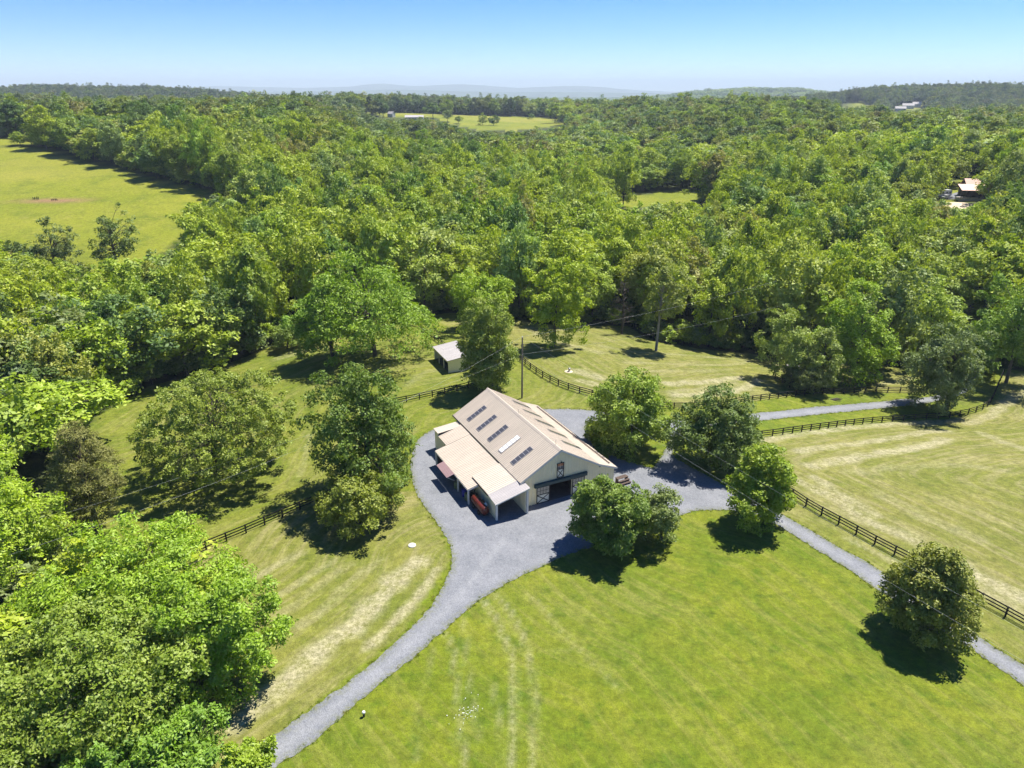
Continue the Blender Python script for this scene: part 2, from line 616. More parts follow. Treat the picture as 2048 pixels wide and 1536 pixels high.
CLEARING = [(1225, 402), (1260, 392), (1330, 383), (1420, 379), (1425, 392), (1370, 412), (1290, 416), (1240, 414)]
HOUSE_OPEN = [(1864, 380), (1905, 368), (1925, 352), (1968, 350), (1955, 398), (1930, 403), (1905, 412), (1885, 414), (1866, 402)]
FAR_FIELD = [(720, 222), (780, 226), (880, 221), (930, 217), (1010, 221), (1060, 226), (1120, 240), (1130, 250), (1080, 256), (1030, 262),
             (960, 262), (900, 248), (870, 238), (780, 236)]
RIDGE_CLEAR = [(1680, 206), (1720, 204), (1745, 209), (1735, 217), (1690, 217)]
RIDGE_HOUSES = [(1780, 224), (1790, 213), (1815, 207), (1845, 206), (1850, 216), (1810, 226)]
FIELD_BACK = [(-200, 279), (0, 276), (70, 279), (88, 284), (60, 290), (-200, 291)]

def dense_world(pix, m=4, tmax=None):
    if tmax is None:
        tmax = 1060.0 if pix is FAR_FIELD else 6000.0
    out = []
    n = len(pix)
    for i in range(n):
        a, b = np.array(pix[i], float), np.array(pix[(i + 1) % n], float)
        for j in range(m):
            p = at(*(a + (b - a) * j / m), tmax)
            out.append((p.x, p.y))
    return out

# ------------------------------------------------------------------ ground sheet
def axis_coords(lo, hi, step, outer_lo, outer_hi, growth):
    mid = list(np.arange(lo, hi + 1e-6, step))
    a, s = [], step
    x = lo
    while x > outer_lo:
        s *= growth
        x -= s
        a.append(x)
    b, s = [], step
    x = hi
    while x < outer_hi:
        s *= growth
        x += s
        b.append(x)
    return np.array(a[::-1] + mid + b)

gx = axis_coords(-66, 104, 0.55, -26000, 26000, 1.07)
gy = axis_coords(42, 176, 0.55, -3000, 26000, 1.045)
GX, GY = np.meshgrid(gx, gy)
gxf, gyf = GX.ravel(), GY.ravel()
gzf = terrain(gxf, gyf)
nx, ny = len(gx), len(gy)
idx = np.arange(nx * ny).reshape(ny, nx)
quads = np.stack([idx[:-1, :-1], idx[:-1, 1:], idx[1:, 1:], idx[1:, :-1]], -1).reshape(-1, 4)
ground_me = np_mesh('ground', np.stack([gxf, gyf, gzf], 1), quads, True)
ground_me.materials.append(M['ground'])
ground = link_mesh('ground', ground_me)
tag(ground, 'green lawns, paddocks and fields under the farm and woods', None, None, 'structure')

PX, PY, FW = proj(gxf, gyf, gzf)
vis = (FW > 5) & (gyf > 20)
PX = np.where(vis, PX, -9999)
PY = np.where(vis, PY, 3000)
near = (gyf < 180) & (gyf > 40) & (gxf > -70) & (gxf < 108)

def polyline_dist(pts):
    """distance of the fine ground vertices to a polyline in world xy"""
    d = np.full(len(gxf), 1e9)
    ii = np.nonzero(near)[0]
    X, Y = gxf[ii], gyf[ii]
    dd = np.full(len(ii), 1e9)
    for (ax, ay), (bx, by) in zip(pts, pts[1:]):
        vx, vy = bx - ax, by - ay
        L2 = vx * vx + vy * vy + 1e-9
        t = np.clip(((X - ax) * vx + (Y - ay) * vy) / L2, 0, 1)
        dd = np.minimum(dd, np.hypot(X - ax - t * vx, Y - ay - t * vy))
    d[ii] = dd
    return d

STREAKS = [  # (pixel polyline, half width in m, strength)
    ([(838, 1128), (810, 1148), (782, 1172), (731, 1228), (680, 1272), (628, 1310), (580, 1352), (520, 1405), (480, 1440)], 0.95, 1.0),
    ([(870, 1140), (850, 1176), (816, 1214), (765, 1269), (731, 1296)], 0.42, 0.85),
    ([(600, 1105), (540, 1138), (484, 1168)], 0.4, 0.5),
    ([(665, 1122), (600, 1165), (541, 1203), (500, 1235)], 0.35, 0.35),
    ([(760, 1120), (700, 1165), (650, 1215), (600, 1250)], 0.5, 0.35),
    ([(700, 1130), (640, 1170), (560, 1235)], 0.4, 0.3),
    # wheel tracks in the front lawn
    ([(985, 1184), (1015, 1214), (1038, 1255), (1056, 1303), (1066, 1358), (1069, 1409), (1068, 1460), (1067, 1540)], 0.17, 0.40),
    ([(966, 1200), (991, 1235), (1011, 1282), (1025, 1323), (1028, 1392), (1027, 1460), (1021, 1540)], 0.2, 0.42),
    ([(893, 1268), (905, 1296), (912, 1358), (919, 1426), (927, 1494), (930, 1540)], 0.16, 0.34),
    ([(926, 1241), (933, 1306), (939, 1358), (950, 1426), (955, 1480)], 0.14, 0.26),
    ([(868, 1296), (847, 1375), (837, 1443), (830, 1520)], 0.13, 0.22),
    ([(985, 1370), (995, 1420), (1003, 1480), (1005, 1540)], 0.14, 0.26),
    ([(1055, 1185), (1085, 1215), (1130, 1270), (1190, 1330), (1240, 1380)], 0.15, 0.18),
    ([(1000, 1297), (1060, 1297), (1140, 1300)], 0.12, 0.14),
    # right paddock
    ([(1530, 880), (1618, 866), (1709, 854), (1800, 847), (1900, 843)], 0.85, 0.85),
    ([(1596, 902), (1664, 893), (1754, 881), (1840, 866), (1890, 861)], 0.8, 0.8),
    ([(1628, 930), (1680, 921), (1732, 912), (1845, 893), (1890, 878)], 1.0, 0.95),
    ([(1627, 954), (1664, 977), (1709, 1004), (1754, 1031)], 0.6, 0.75),
    ([(1590, 960), (1630, 978), (1664, 995), (1732, 1040), (1800, 1070), (1836, 1086)], 0.7, 0.8),
    ([(1690, 1020), (1760, 1052), (1830, 1075)], 0.8, 0.45),
    ([(1760, 990), (1850, 1035), (1950, 1075)], 0.9, 0.3),
    ([(1935, 1138), (1981, 1165), (2048, 1196), (2120, 1230)], 1.0, 0.95),
    ([(1950, 1180), (2000, 1200), (2060, 1230)], 0.7, 0.6),
    ([(1935, 848), (1981, 830), (2017, 803), (2060, 780)], 0.9, 0.7),
    ([(1960, 865), (2010, 885), (2070, 905)], 0.8, 0.6),
    ([(1700, 945), (1800, 935), (1900, 930), (2000, 940)], 0.9, 0.3),
    ([(1690, 1075), (1760, 1110), (1800, 1130)], 0.35, 0.5),
    # meadow behind the drive
    ([(1335, 768), (1380, 765), (1414, 764), (1482, 755)], 0.8, 0.95),
    ([(1345, 784), (1410, 778), (1470, 766)], 0.7, 0.5),
    ([(1350, 792), (1405, 788), (1460, 783), (1495, 773), (1516, 760)], 0.85, 0.85),
    ([(1060, 655), (1085, 672), (1130, 690), (1200, 705)], 1.0, 0.45),
    ([(1150, 742), (1175, 748), (1195, 755)], 1.3, 0.7),
    ([(1165, 762), (1190, 768)], 1.0, 0.6),
    ([(1190, 690), (1280, 705), (1400, 712), (1500, 722)], 0.6, 0.35),
    ([(1250, 725), (1350, 728), (1450, 730), (1505, 722)], 0.5, 0.35),
    ([(1280, 742), (1380, 742), (1480, 738)], 0.5, 0.3),
    ([(1760, 770), (1810, 760), (1840, 752)], 0.6, 0.4),
    # back lawn
    ([(620, 870), (612, 910), (600, 950)], 0.35, 0.35),
    ([(560, 715), (610, 700), (660, 690)], 1.2, 0.4),
    ([(815, 770), (850, 745), (880, 740)], 0.6, 0.25),
]
rs = np.random.RandomState(5)
dry = np.zeros(len(gxf))
wob = 0.35 * np.sin(gxf * 0.9 + np.sin(gyf * 0.7) * 2) + 0.3 * np.sin(gyf * 1.3 + gxf * 0.5)
for pix, hw, st in STREAKS:
    w = [(p[0], p[1]) for p in catmull([(q.x, q.y) for q in (at(*a) for a in pix)], 5)]
    d = polyline_dist(w)
    hw2 = hw * (1 + 0.5 * wob) if hw > 0.3 else hw * 1.5
    if hw < 0.3:
        dry = np.maximum(dry, 1.25 * st * np.exp(-(d / hw2) ** 2))
    else:
        dry = np.maximum(dry, 0.98 * st * np.clip(1.7 - d / (hw2 * 1.05), 0, 1))
# olive, drier turf
olive = np.zeros(len(gxf))
RIGHT_PADDOCK = [(1500, 880), (1620, 868), (1800, 846), (1900, 838), (1960, 824), (1990, 790), (2010, 745), (2600, 760), (2600, 1500),
                 (2040, 1245), (1810, 1120), (1600, 1000), (1560, 985), (1480, 930)]
DRIVE_VERGE = [(1480, 930), (1560, 985), (1810, 1120), (2040, 1245), (2300, 1380), (2300, 1480), (2048, 1330), (1774, 1150), (1581, 1038), (1470, 985)]
MEADOW = [(840, 640), (1040, 640), (1300, 660), (1800, 735), (1850, 785), (1620, 788), (1500, 803), (1364, 818), (1186, 791), (1100, 762),
          (1054, 734), (1035, 715), (900, 700)]
LEFT_LAWN = [(330, 1200), (395, 1106), (630, 990), (700, 970), (830, 985), (880, 1060), (900, 1120), (800, 1270), (560, 1462), (300, 1700), (200, 1700)]
olive[inpoly(PX, PY, RIGHT_PADDOCK)] = 1.0
olive[inpoly(PX, PY, DRIVE_VERGE)] = 0.65
olive[inpoly(PX, PY, MEADOW)] = 0.85
olive[inpoly(PX, PY, LEFT_LAWN)] = 0.85
BACK_LAWN = [(100, 1090), (190, 835), (520, 702), (850, 632), (1040, 720), (1186, 791), (1300, 818), (900, 840), (830, 870), (700, 970), (395, 1106), (330, 1200)]
olive[inpoly(PX, PY, BACK_LAWN)] = 0.38
olive = np.clip(olive + 0.18 * np.sin(gxf * 0.11 + 0.8) * np.sin(gyf * 0.13), 0, 1)
# woods, fields, dirt
openm = inpoly(gxf, gyf, dense_world(MAIN_OPEN))
fieldm = np.zeros(len(gxf), bool)
for pl in (LEFT_FIELD, FAR_FIELD, CLEARING, HOUSE_OPEN, RIDGE_CLEAR, RIDGE_HOUSES, FIELD_BACK):
    fieldm |= inpoly(gxf, gyf, dense_world(pl))
rr = np.hypot(gxf, gyf)
inview = (np.abs(gxf) < 0.95 * np.maximum(gyf, 1)) & (gyf > 60)
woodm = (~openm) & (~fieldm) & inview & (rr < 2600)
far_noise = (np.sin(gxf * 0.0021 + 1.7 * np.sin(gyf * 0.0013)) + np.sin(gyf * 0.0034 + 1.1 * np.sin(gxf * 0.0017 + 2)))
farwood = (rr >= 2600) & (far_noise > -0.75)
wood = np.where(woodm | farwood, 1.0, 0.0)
field = np.where(fieldm | ((rr >= 2600) & ~farwood), 1.0, 0.0)
dirt = np.zeros(len(gxf))
for (qx, qy), rx, ry, st in (((112, 403), 11, 3.5, 0.9), ((70, 399), 8, 2.5, 0.6), ((448, 395), 8, 2.5, 0.8), ((50, 312), 1.5, 16, 0.5)):
    c0 = at(qx, qy)
    q = ((gxf - c0.x) / rx) ** 2 + ((gyf - c0.y) / ry) ** 2
    dirt = np.maximum(dirt, st * np.clip(1.4 - q, 0, 1))
# distance to the edge each patch of grass was mown along
def wline(pix):
    return [(p[0], p[1]) for p in catmull([(q.x, q.y) for q in (at(*a) for a in pix)], 5)]
E_LINE = wline([(1500, 878), (1630, 860), (1760, 845), (1896, 836), (1958, 822), (1985, 798), (2007, 747)])
F_LINE = wline([(1500, 945), (1570, 985), (1690, 1056), (1850, 1141), (2028, 1242), (2200, 1340)])
mow = polyline_dist(wline([(1437, 1021), (1569, 1059), (1703, 1143), (1931, 1291), (2150, 1440)]))
mL = inpoly(PX, PY, LEFT_LAWN)
mow = np.where(mL, polyline_dist(wline([(903, 1115), (881, 1183), (799, 1276), (645, 1402), (400, 1575)])), mow)
mP = inpoly(PX, PY, RIGHT_PADDOCK)
dE, dF = polyline_dist(E_LINE), polyline_dist(F_LINE)
kk = 1.6
mow = np.where(mP, -kk * np.log(np.exp(-np.minimum(dE, 80) / kk) + np.exp(-np.minimum(dF, 80) / kk) + 1e-30), mow)
mM = inpoly(PX, PY, MEADOW)
mow = np.where(mM, polyline_dist(wline([(1040, 722), (1091, 758), (1163, 787), (1300, 815), (1430, 814), (1555, 797), (1742, 785), (1850, 784)])), mow)
mB = inpoly(PX, PY, BACK_LAWN)
mow = np.where(mB, polyline_dist(wline([(330, 1138), (491, 1067), (690, 980), (786, 810), (985, 764)])), mow)
mow = np.where(mow > 1e8, 0, mow) + 0.25 * np.sin(gxf * 0.23) + 0.2 * np.sin(gyf * 0.31)
for nm, arr in (('mow', mow), ('dry', dry), ('olive', olive), ('wood', wood), ('field', field), ('dirt', dirt)):
    a = ground_me.attributes.new(nm, 'FLOAT', 'POINT')
    a.data.foreach_set('value', arr.astype(np.float32))

# ------------------------------------------------------------------ gravel drive
DRIVE = [(400, 1575), (560, 1462), (645, 1402), (731, 1337), (799, 1276), (850, 1228), (881, 1183), (900, 1140), (904, 1115), (899, 1090),
         (888, 1067), (870, 1040), (848, 1010), (832, 985), (824, 955), (822, 925), (826, 900), (836, 880), (856, 864), (885, 853),
         (905, 846), (935, 835), (975, 822), (1030, 818), (1089, 818), (1130, 818), (1172, 820), (1215, 826), (1260, 833), (1310, 838),
         (1345, 840), (1390, 838), (1440, 833), (1525, 825), (1620, 815), (1700, 808), (1790, 800), (1863, 793), (1905, 775),
         (1930, 740), (1945, 705), (1962, 684), (1990, 668), (2000, 675), (1985, 690), (1970, 712), (1958, 747), (1935, 784),
         (1863, 805), (1780, 815), (1700, 823), (1620, 831), (1528, 841), (1450, 850), (1395, 857), (1365, 865), (1350, 880),
         (1345, 900), (1350, 915), (1375, 930), (1420, 955), (1470, 985), (1530, 1010), (1581, 1038), (1655, 1081), (1774, 1150),
         (1941, 1262), (2060, 1340), (2180, 1420), (2180, 1462), (2048, 1372), (1979, 1324), (1931, 1291), (1757, 1181), (1703, 1143),
         (1631, 1098), (1569, 1059), (1530, 1038), (1495, 1026), (1460, 1021), (1437, 1020), (1392, 1022), (1367, 1029), (1310, 1047),
         (1240, 1072), (1180, 1095), (1120, 1117), (1038, 1154), (987, 1183), (936, 1218), (902, 1248), (833, 1310), (731, 1392),
         (628, 1484), (560, 1528), (500, 1585)]
ISLAND = [(1174, 862), (1190, 888), (1211, 904), (1256, 922), (1301, 935), (1315, 925), (1326, 909), (1340, 877), (1330, 860),
          (1300, 850), (1240, 842), (1190, 843), (1174, 850)]

def edge_curve(pix, n, amp, seed):
    rr_ = random.Random(seed)
    w = [(p.x, p.y) for p in (at(*q) for q in pix)]
    c = catmull(w, n, True)
    out = []
    for i, p in enumerate(c):
        a, b = c[i - 1], c[(i + 1) % len(c)]
        t = b - a
        L = np.hypot(*t) + 1e-6
        nrm = np.array([-t[1], t[0]]) / L
        out.append(p + nrm * rr_.uniform(-amp, amp))
    return out

outer = edge_curve(DRIVE, 8, 0.13, 1)
inner = edge_curve(ISLAND, 7, 0.12, 2)
oa = [(p[0], p[1]) for p in outer]
ia = [(p[0], p[1]) for p in inner]
allx = np.array([p[0] for p in oa])
ally = np.array([p[1] for p in oa])
qx, qy = np.meshgrid(np.arange(allx.min(), allx.max(), 0.7), np.arange(ally.min(), ally.max(), 0.7))
qx, qy = qx.ravel(), qy.ravel()
ok = inpoly(qx, qy, oa) & ~inpoly(qx, qy, ia)
qx, qy = qx[ok] + rs.uniform(-.1, .1, ok.sum()), qy[ok] + rs.uniform(-.1, .1, ok.sum())
bpts = np.array(oa + ia)
keep = np.array([np.min((bpts[:, 0] - a) ** 2 + (bpts[:, 1] - b) ** 2) > 0.16 for a, b in zip(qx, qy)])
pts2 = [Vector(p) for p in oa + ia] + [Vector((a, b)) for a, b in zip(qx[keep], qy[keep])]
no, ni = len(oa), len(ia)
edges = [(i, (i + 1) % no) for i in range(no)] + [(no + i, no + (i + 1) % ni) for i in range(ni)]
cv, ce, cf, _, _, _ = delaunay_2d_cdt(pts2, edges, [], 0, 1e-4)
cvn = np.array([(v.x, v.y) for v in cv])
tri = np.array([f for f in cf if len(f) == 3])
cen = cvn[tri].mean(1)
good = inpoly(cen[:, 0], cen[:, 1], oa) & ~inpoly(cen[:, 0], cen[:, 1], ia)
tri = tri[good]
cz = terrain(cvn[:, 0], cvn[:, 1]) + 0.035
drive_me = np_mesh('gravel_drive', np.column_stack([cvn, cz]), tri, True)
drive = link_mesh('gravel_drive', drive_me, M['gravel'])
tag(drive, 'pale grey gravel drive and yard round the barn', None, None, 'structure')
CL = [  # wheel line centre lines
    [(470, 1555), (595, 1472), (731, 1364), (845, 1265), (930, 1180), (975, 1120), (1010, 1080)],
    [(1440, 1000), (1575, 1049), (1643, 1090), (1766, 1166), (1936, 1276), (2050, 1352), (2150, 1425)],
    [(1863, 799), (1700, 815), (1527, 833), (1400, 848), (1350, 862)],
]
wheel = np.zeros(len(cvn))
dedge = np.full(len(cvn), 9.0)
def seg_dist(pts, X, Y, signed=False):
    d = np.full(len(X), 1e9)
    for (ax, ay), (bx, by) in zip(pts, pts[1:]):
        vx, vy = bx - ax, by - ay
        L2 = vx * vx + vy * vy + 1e-9
        t = np.clip(((X - ax) * vx + (Y - ay) * vy) / L2, 0, 1)
        d = np.minimum(d, np.hypot(X - ax - t * vx, Y - ay - t * vy))
    return d
for c in CL:
    w = [(p[0], p[1]) for p in catmull([(q.x, q.y) for q in (at(*a) for a in c)], 6)]
    d = seg_dist(w, cvn[:, 0], cvn[:, 1])
    wheel = np.maximum(wheel, 0.8 * np.exp(-((d) / 0.35) ** 2))
dedge = np.minimum(seg_dist(oa + oa[:1], cvn[:, 0], cvn[:, 1]), seg_dist(ia + ia[:1], cvn[:, 0], cvn[:, 1]))
for nm, arr in (('wheel', wheel), ('edge', np.clip(1 - dedge / 0.7, 0, 1))):
    a = drive_me.attributes.new(nm, 'FLOAT', 'POINT')
    a.data.foreach_set('value', arr.astype(np.float32))


# ------------------------------------------------------------------ barn
def prism_uz(mb, poly, v0, v1):
    """polygon in (u, z), counter-clockwise seen from the front, extruded from v0 to v1"""
    n = len(poly)
    vs_ = [(u, v0, z) for u, z in poly] + [(u, v1, z) for u, z in poly]
    fs_ = [tuple(range(n)), tuple(reversed(range(n, 2 * n)))]
    for i in range(n):
        j = (i + 1) % n
        fs_.append((j, i, n + i, n + j))
    mb.add(vs_, fs_)

def roof_sheet(name, uA, zA, uB, zB, v0, v1, mat, parent, rib=0.36, thick=0.06, ribh=0.045):
    """ribbed metal roofing running from (uA,zA) down to (uB,zB) between v0 and v1"""
    mb = MB()
    d = Vector((uB - uA, 0, zB - zA))
    nrm = Vector((-d.z, 0, d.x)).normalized()
    if nrm.z < 0:
        nrm = -nrm
    t = nrm * thick
    a0, a1 = Vector((uA, v0, zA)), Vector((uA, v1, zA))
    b0, b1 = Vector((uB, v0, zB)), Vector((uB, v1, zB))
    mb.hexa([a0 - t, b0 - t, b1 - t, a1 - t] if uB > uA else [b0 - t, a0 - t, a1 - t, b1 - t],
            [a0, b0, b1, a1] if uB > uA else [b0, a0, a1, b1])
    v = v0 + 0.03
    while v < v1 - 0.02:
        c = nrm * (ribh / 2 - 0.004)
        mb.bar(Vector((uA, v, zA)) + c, Vector((uB, v, zB)) + c, 0.075, ribh, up=nrm)
        v += rib
    return mb.build(name, mat, parent)

BU0, BV0 = 6.34, 80.99
barn = empty('barn', (BU0, BV0, float(terrain(BU0, BV0))), R(26.26))
tag(barn, 'large cream horse barn with tan metal roof and dark sliding doors in the gravel yard', 'barn')
LEN = 22.85
zR, uL, zL, uK, zK, uE, zE = 7.34, -5.9, 3.94, 6.0, 3.80, 8.89, 2.61

def zroof(u):
    if u < 0:
        return zL + (zR - zL) * (u - uL) / (-uL)
    if u < uK:
        return zR + (zK - zR) * u / uK
    return zK + (zE - zK) * (u - uK) / (uE - uK)

rl = roof_sheet('roof_slope', 0.0, zR, uL, zL, 0, LEN, M['roof'], barn)
rr_ = roof_sheet('roof_slope', 0.0, zR, uK, zK, 0, LEN, M['roof_pale'], barn)
roof_sheet('roof_flare', uK, zK - 0.004, uE, zE, 0, LEN, M['roof_pale'], barn)
mb = MB()
mb.hexa([(-0.28, -0.03, zR - 0.13), (0.28, -0.03, zR - 0.13), (0.28, LEN + 0.03, zR - 0.13), (-0.28, LEN + 0.03, zR - 0.13)],
        [(-0.03, -0.03, zR + 0.06), (0.03, -0.03, zR + 0.06), (0.03, LEN + 0.03, zR + 0.06), (-0.03, LEN + 0.03, zR + 0.06)])
mb.build('ridge_cap', M['roof'], barn)
for v in (1.5, 12.2):
    MB().tube([(0, v, zR), (0, v, zR + 0.75)], 0.02, 6).build('lightning_rod', M['grey_metal'], barn)
# fascia boards on the rakes and eaves
for vv in (-0.02, LEN + 0.02):
    for a, b in (((uL, zL), (0, zR)), ((0, zR), (uK, zK)), ((uK, zK), (uE, zE))):
        MB().bar((a[0], vv, a[1] - 0.16), (b[0], vv, b[1] - 0.16), 0.04, 0.20, up=(0, 0, 1)).build('fascia', M['siding_wh'], barn)
MB().bar((uE + 0.06, 0, zE - 0.10), (uE + 0.06, LEN, zE - 0.10), 0.12, 0.12).build('gutter', M['dark_wood'], barn)
MB().bar((uL - 0.06, 20.9, zL - 0.10), (uL - 0.06, LEN, zL - 0.10), 0.12, 0.12).build('gutter', M['dark_wood'], barn)

def skylight(u0, u1, v, slope, glinting):
    """strip of five panes lying on a roof slope"""
    w = 0.46
    s = 1 if u1 > u0 else -1
    z0, z1 = zroof(u0), zroof(u1)
    d = Vector((u1 - u0, 0, z1 - z0))
    L = d.length
    d.normalize()
    nrm = Vector((-d.z, 0, d.x))
    if nrm.z < 0:
        nrm = -nrm
    base = Vector((u0, v, z0)) + nrm * 0.03
    fr = MB()
    fr.bar(base + nrm * 0.025, base + d * L + nrm * 0.025, 2 * w + 0.10, 0.05, up=nrm)
    fo = fr.build('skylight', M['skyframe'], barn)
    gap = 0.09
    pl = (L - gap * 6) / 5
    for k in range(5):
        a = base + d * (gap + k * (pl + gap)) + nrm * 0.062
        pm = MB()
        pm.bar(a, a + d * pl, 2 * w - 0.04, 0.02, up=nrm)
        pm.build('pane', M['glint'] if glinting else M['skylight'], fo)
    if glinting:
        fo['label'] = 'skylight strip with a painted white sun glint'
    return fo

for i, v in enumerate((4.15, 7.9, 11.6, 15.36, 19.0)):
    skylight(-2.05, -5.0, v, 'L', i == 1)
for v in (4.85, 8.8, 12.65, 16.4, 20.15):
    skylight(3.0, 5.95, v, 'R', False)

# walls with battens
WV = 0.30
mb = MB()
WL, WR = -5.45, 8.5
DO0, DO1, DOZ = -1.46, 1.90, 2.52
def ztop(u):
    return zroof(u) - 0.12
prism_uz(mb, [(WL, 0), (DO0, 0), (DO0, ztop(DO0)), (WL, ztop(WL))], WV, WV + 0.12)
prism_uz(mb, [(DO0, DOZ), (DO1, DOZ), (DO1, ztop(DO1)), (0, ztop(0)), (DO0, ztop(DO0))], WV, WV + 0.12)
prism_uz(mb, [(DO1, 0), (WR, 0), (WR, ztop(WR)), (uK, ztop(uK)), (DO1, ztop(DO1))], WV, WV + 0.12)
u = WL + 0.05
while u < WR:
    z0 = DOZ + 0.02 if DO0 - 0.03 < u < DO1 + 0.03 else 0.02
    mb.box(u, u + 0.09, WV - 0.05, WV, z0, ztop(u) - 0.02)
    u += 0.42
mb.build('front_wall', M['siding'], barn)
mb = MB()
prism_uz(mb, [(WL, 0), (WR, 0), (WR, ztop(WR)), (uK, ztop(uK)), (0, ztop(0)), (WL, ztop(WL))], LEN - WV - 0.12, LEN - WV)
mb.build('back_wall', M['siding'], barn)
mb = MB()
mb.box(WR - 0.12, WR, WV + 0.122, LEN - WV - 0.122, 0, ztop(WR) - 0.02)
v = 0.7
while v < LEN - 0.6:
    mb.box(WR, WR + 0.028, v, v + 0.05, 0.02, ztop(WR) - 0.08)
    v += 0.31
mb.build('side_wall', M['siding'], barn)
mb = MB()
mb.box(WL, WL + 0.12, WV + 0.122, LEN - WV - 0.122, 0, ztop(WL) - 0.02)
mb.build('side_wall', M['siding'], barn)
for v in (4.0, 8.0, 12.0, 16.0, 19.5):
    w = MB().box(WR + 0.03, WR + 0.06, v, v + 1.0, 1.0, 1.9).build('window', M['dark_wood'], barn)
    MB().box(WR + 0.062, WR + 0.075, v + 0.08, v + 0.92, 1.08, 1.82).build('pane', M['glass'], w)

# interior: earth floor, stall fronts and a far wall that close the aisle
MB().box(WL + 0.15, WR - 0.15, WV - 0.04, LEN - WV - 0.13, 0.0, 0.05).build('floor', M['floor_dark'], barn)
for u, s in ((-2.0, -1), (2.45, 1)):
    mb = MB()
    mb.box(u, u + 0.06, 1.8, 21.5, 0.05, 1.25)
    v = 1.8
    while v < 21.5:
        mb.box(u + 0.003, u + 0.057, v, v + 0.12, 1.25, 2.9)
        v += 3.3
    for k in range(64):
        mb.box(u + 0.02, u + 0.04, 1.95 + k * 0.30, 1.97 + k * 0.30, 1.25, 2.2)
    mb.box(u - 0.003, u + 0.063, 1.8, 21.5, 2.2, 2.32)
    mb.build('stall_front', M['interior'], barn)
MB().box(WL + 0.2, WR - 0.2, 0.9, 21.8, 2.95, 3.0).build('hay_loft_floor', M['interior'], barn)
lamp = MB().lathe([(0.02, 0.45), (0.03, 0.15), (0.20, 0.0), (0.18, -0.02)], 14, origin=(1.05, 1.6, 2.3)).build('pendant_lamp', M['black_metal'], barn)
em, ent, eo = new_mat('warm_bulb')
ee = nd(ent, 'ShaderNodeEmission')
ee.inputs[0].default_value = (1.0, 0.42, 0.18, 1)
ee.inputs[1].default_value = 3.0
ent.links.new(ee.outputs[0], eo.inputs[0])
MB().lathe([(0.0, -0.14), (0.07, -0.11), (0.10, -0.05), (0.07, 0.01), (0.0, 0.03)], 12, origin=(1.05, 1.6, 2.3)).build('bulb', em, lamp)

# sliding doors, their track and the hay door
def barn_door(u0, u1):
    z1 = 2.52
    vf = WV - 0.12
    d = MB().box(u0, u1, vf, vf + 0.055, 0.05, z1).build('sliding_door', M['door_panel'], barn)
    fr = MB()
    t = 0.13
    zm = 1.36
    a, b = vf - 0.022, vf + 0.0
    fr.box(u0, u0 + t, a, b, 0.05, z1)
    fr.box(u1 - t, u1, a, b, 0.05, z1)
    fr.box(u0 + t, u1 - t, a, b, 0.05, 0.05 + t)
    fr.box(u0 + t, u1 - t, a, b, z1 - t, z1)
    fr.box(u0 + t, u1 - t, a, b, zm - t / 2, zm + t / 2)
    fr.build('door_frame', M['dark_wood'], d)
    br = MB()
    lo, hi = 0.05 + t, zm - t / 2
    br.bar((u0 + t, a + 0.008, lo), (u1 - t, a + 0.008, hi), 0.016, 0.11, up=(0, 0, 1))
    br.bar((u0 + t, a + 0.004, hi), (u1 - t, a + 0.004, lo), 0.016, 0.11, up=(0, 0, 1))
    br.build('cross_brace', M['dark_wood'], d)
    # eight panes in two rows
    wl, wr, wb, wt = u0 + t, u1 - t, zm + t / 2, z1 - t
    for i in range(4):
        for j in range(2):
            pa = wl + (wr - wl) * i / 4 + 0.025
            pb = wl + (wr - wl) * (i + 1) / 4 - 0.025
            za = wb + (wt - wb) * j / 2 + 0.025
            zb = wb + (wt - wb) * (j + 1) / 2 - 0.025
            MB().box(pa, pb, vf - 0.006, vf - 0.001, za, zb).build('pane', M['pane_pale'], d)
    mu = MB()
    for i in range(1, 4):
        x = wl + (wr - wl) * i / 4
        mu.box(x - 0.025, x + 0.025, a + 0.004, b, wb, wt)
    zz = (wb + wt) / 2
    for i in range(4):
        xa = wl + (wr - wl) * i / 4 + (0.025 if i else 0)
        xb = wl + (wr - wl) * (i + 1) / 4 - (0.025 if i < 3 else 0)
        mu.box(xa, xb, a + 0.006, b, zz - 0.025, zz + 0.025)
    mu.build('muntin', M['dark_wood'], d)

barn_door(-3.45, -1.48)
barn_door(1.92, 3.86)
mb = MB()
mb.box(-3.78, 4.12, WV - 0.34, WV - 0.03, 2.60, 3.0)
mb.hexa([(-3.80, WV - 0.38, 3.0), (4.14, WV - 0.38, 3.0), (4.14, WV - 0.03, 3.0), (-3.80, WV - 0.03, 3.0)],
        [(-3.80, WV - 0.36, 3.03), (4.14, WV - 0.36, 3.03), (4.14, WV - 0.03, 3.10), (-3.80, WV - 0.03, 3.10)])
mb.build('door_track_cover', M['trim_green'], barn)
hu0, hu1, hz0, hz1, hm = -0.46, 0.62, 3.16, 5.34, 4.42
hd = MB().box(hu0, hu1, WV - 0.06, WV - 0.002, hz0, hz1).build('hay_door', M['door_panel'], barn)
fr = MB()
a, b = WV - 0.085, WV - 0.06
fr.box(hu0, hu0 + 0.11, a, b, hz0, hz1)
fr.box(hu1 - 0.11, hu1, a, b, hz0, hz1)
for zz in (hz0, hm - 0.06, hz1 - 0.11):
    fr.box(hu0 + 0.11, hu1 - 0.11, a, b, zz, zz + 0.11)
fr.build('door_frame', M['dark_wood'], hd)
br = MB()
br.bar((hu0 + 0.1, a + 0.008, hz0 + 0.1), (hu1 - 0.1, a + 0.008, hm - 0.05), 0.012, 0.10, up=(0, 0, 1))
br.bar((hu0 + 0.1, a + 0.003, hm - 0.05), (hu1 - 0.1, a + 0.003, hz0 + 0.1), 0.012, 0.10, up=(0, 0, 1))
br.build('cross_brace', M['dark_wood'], hd)
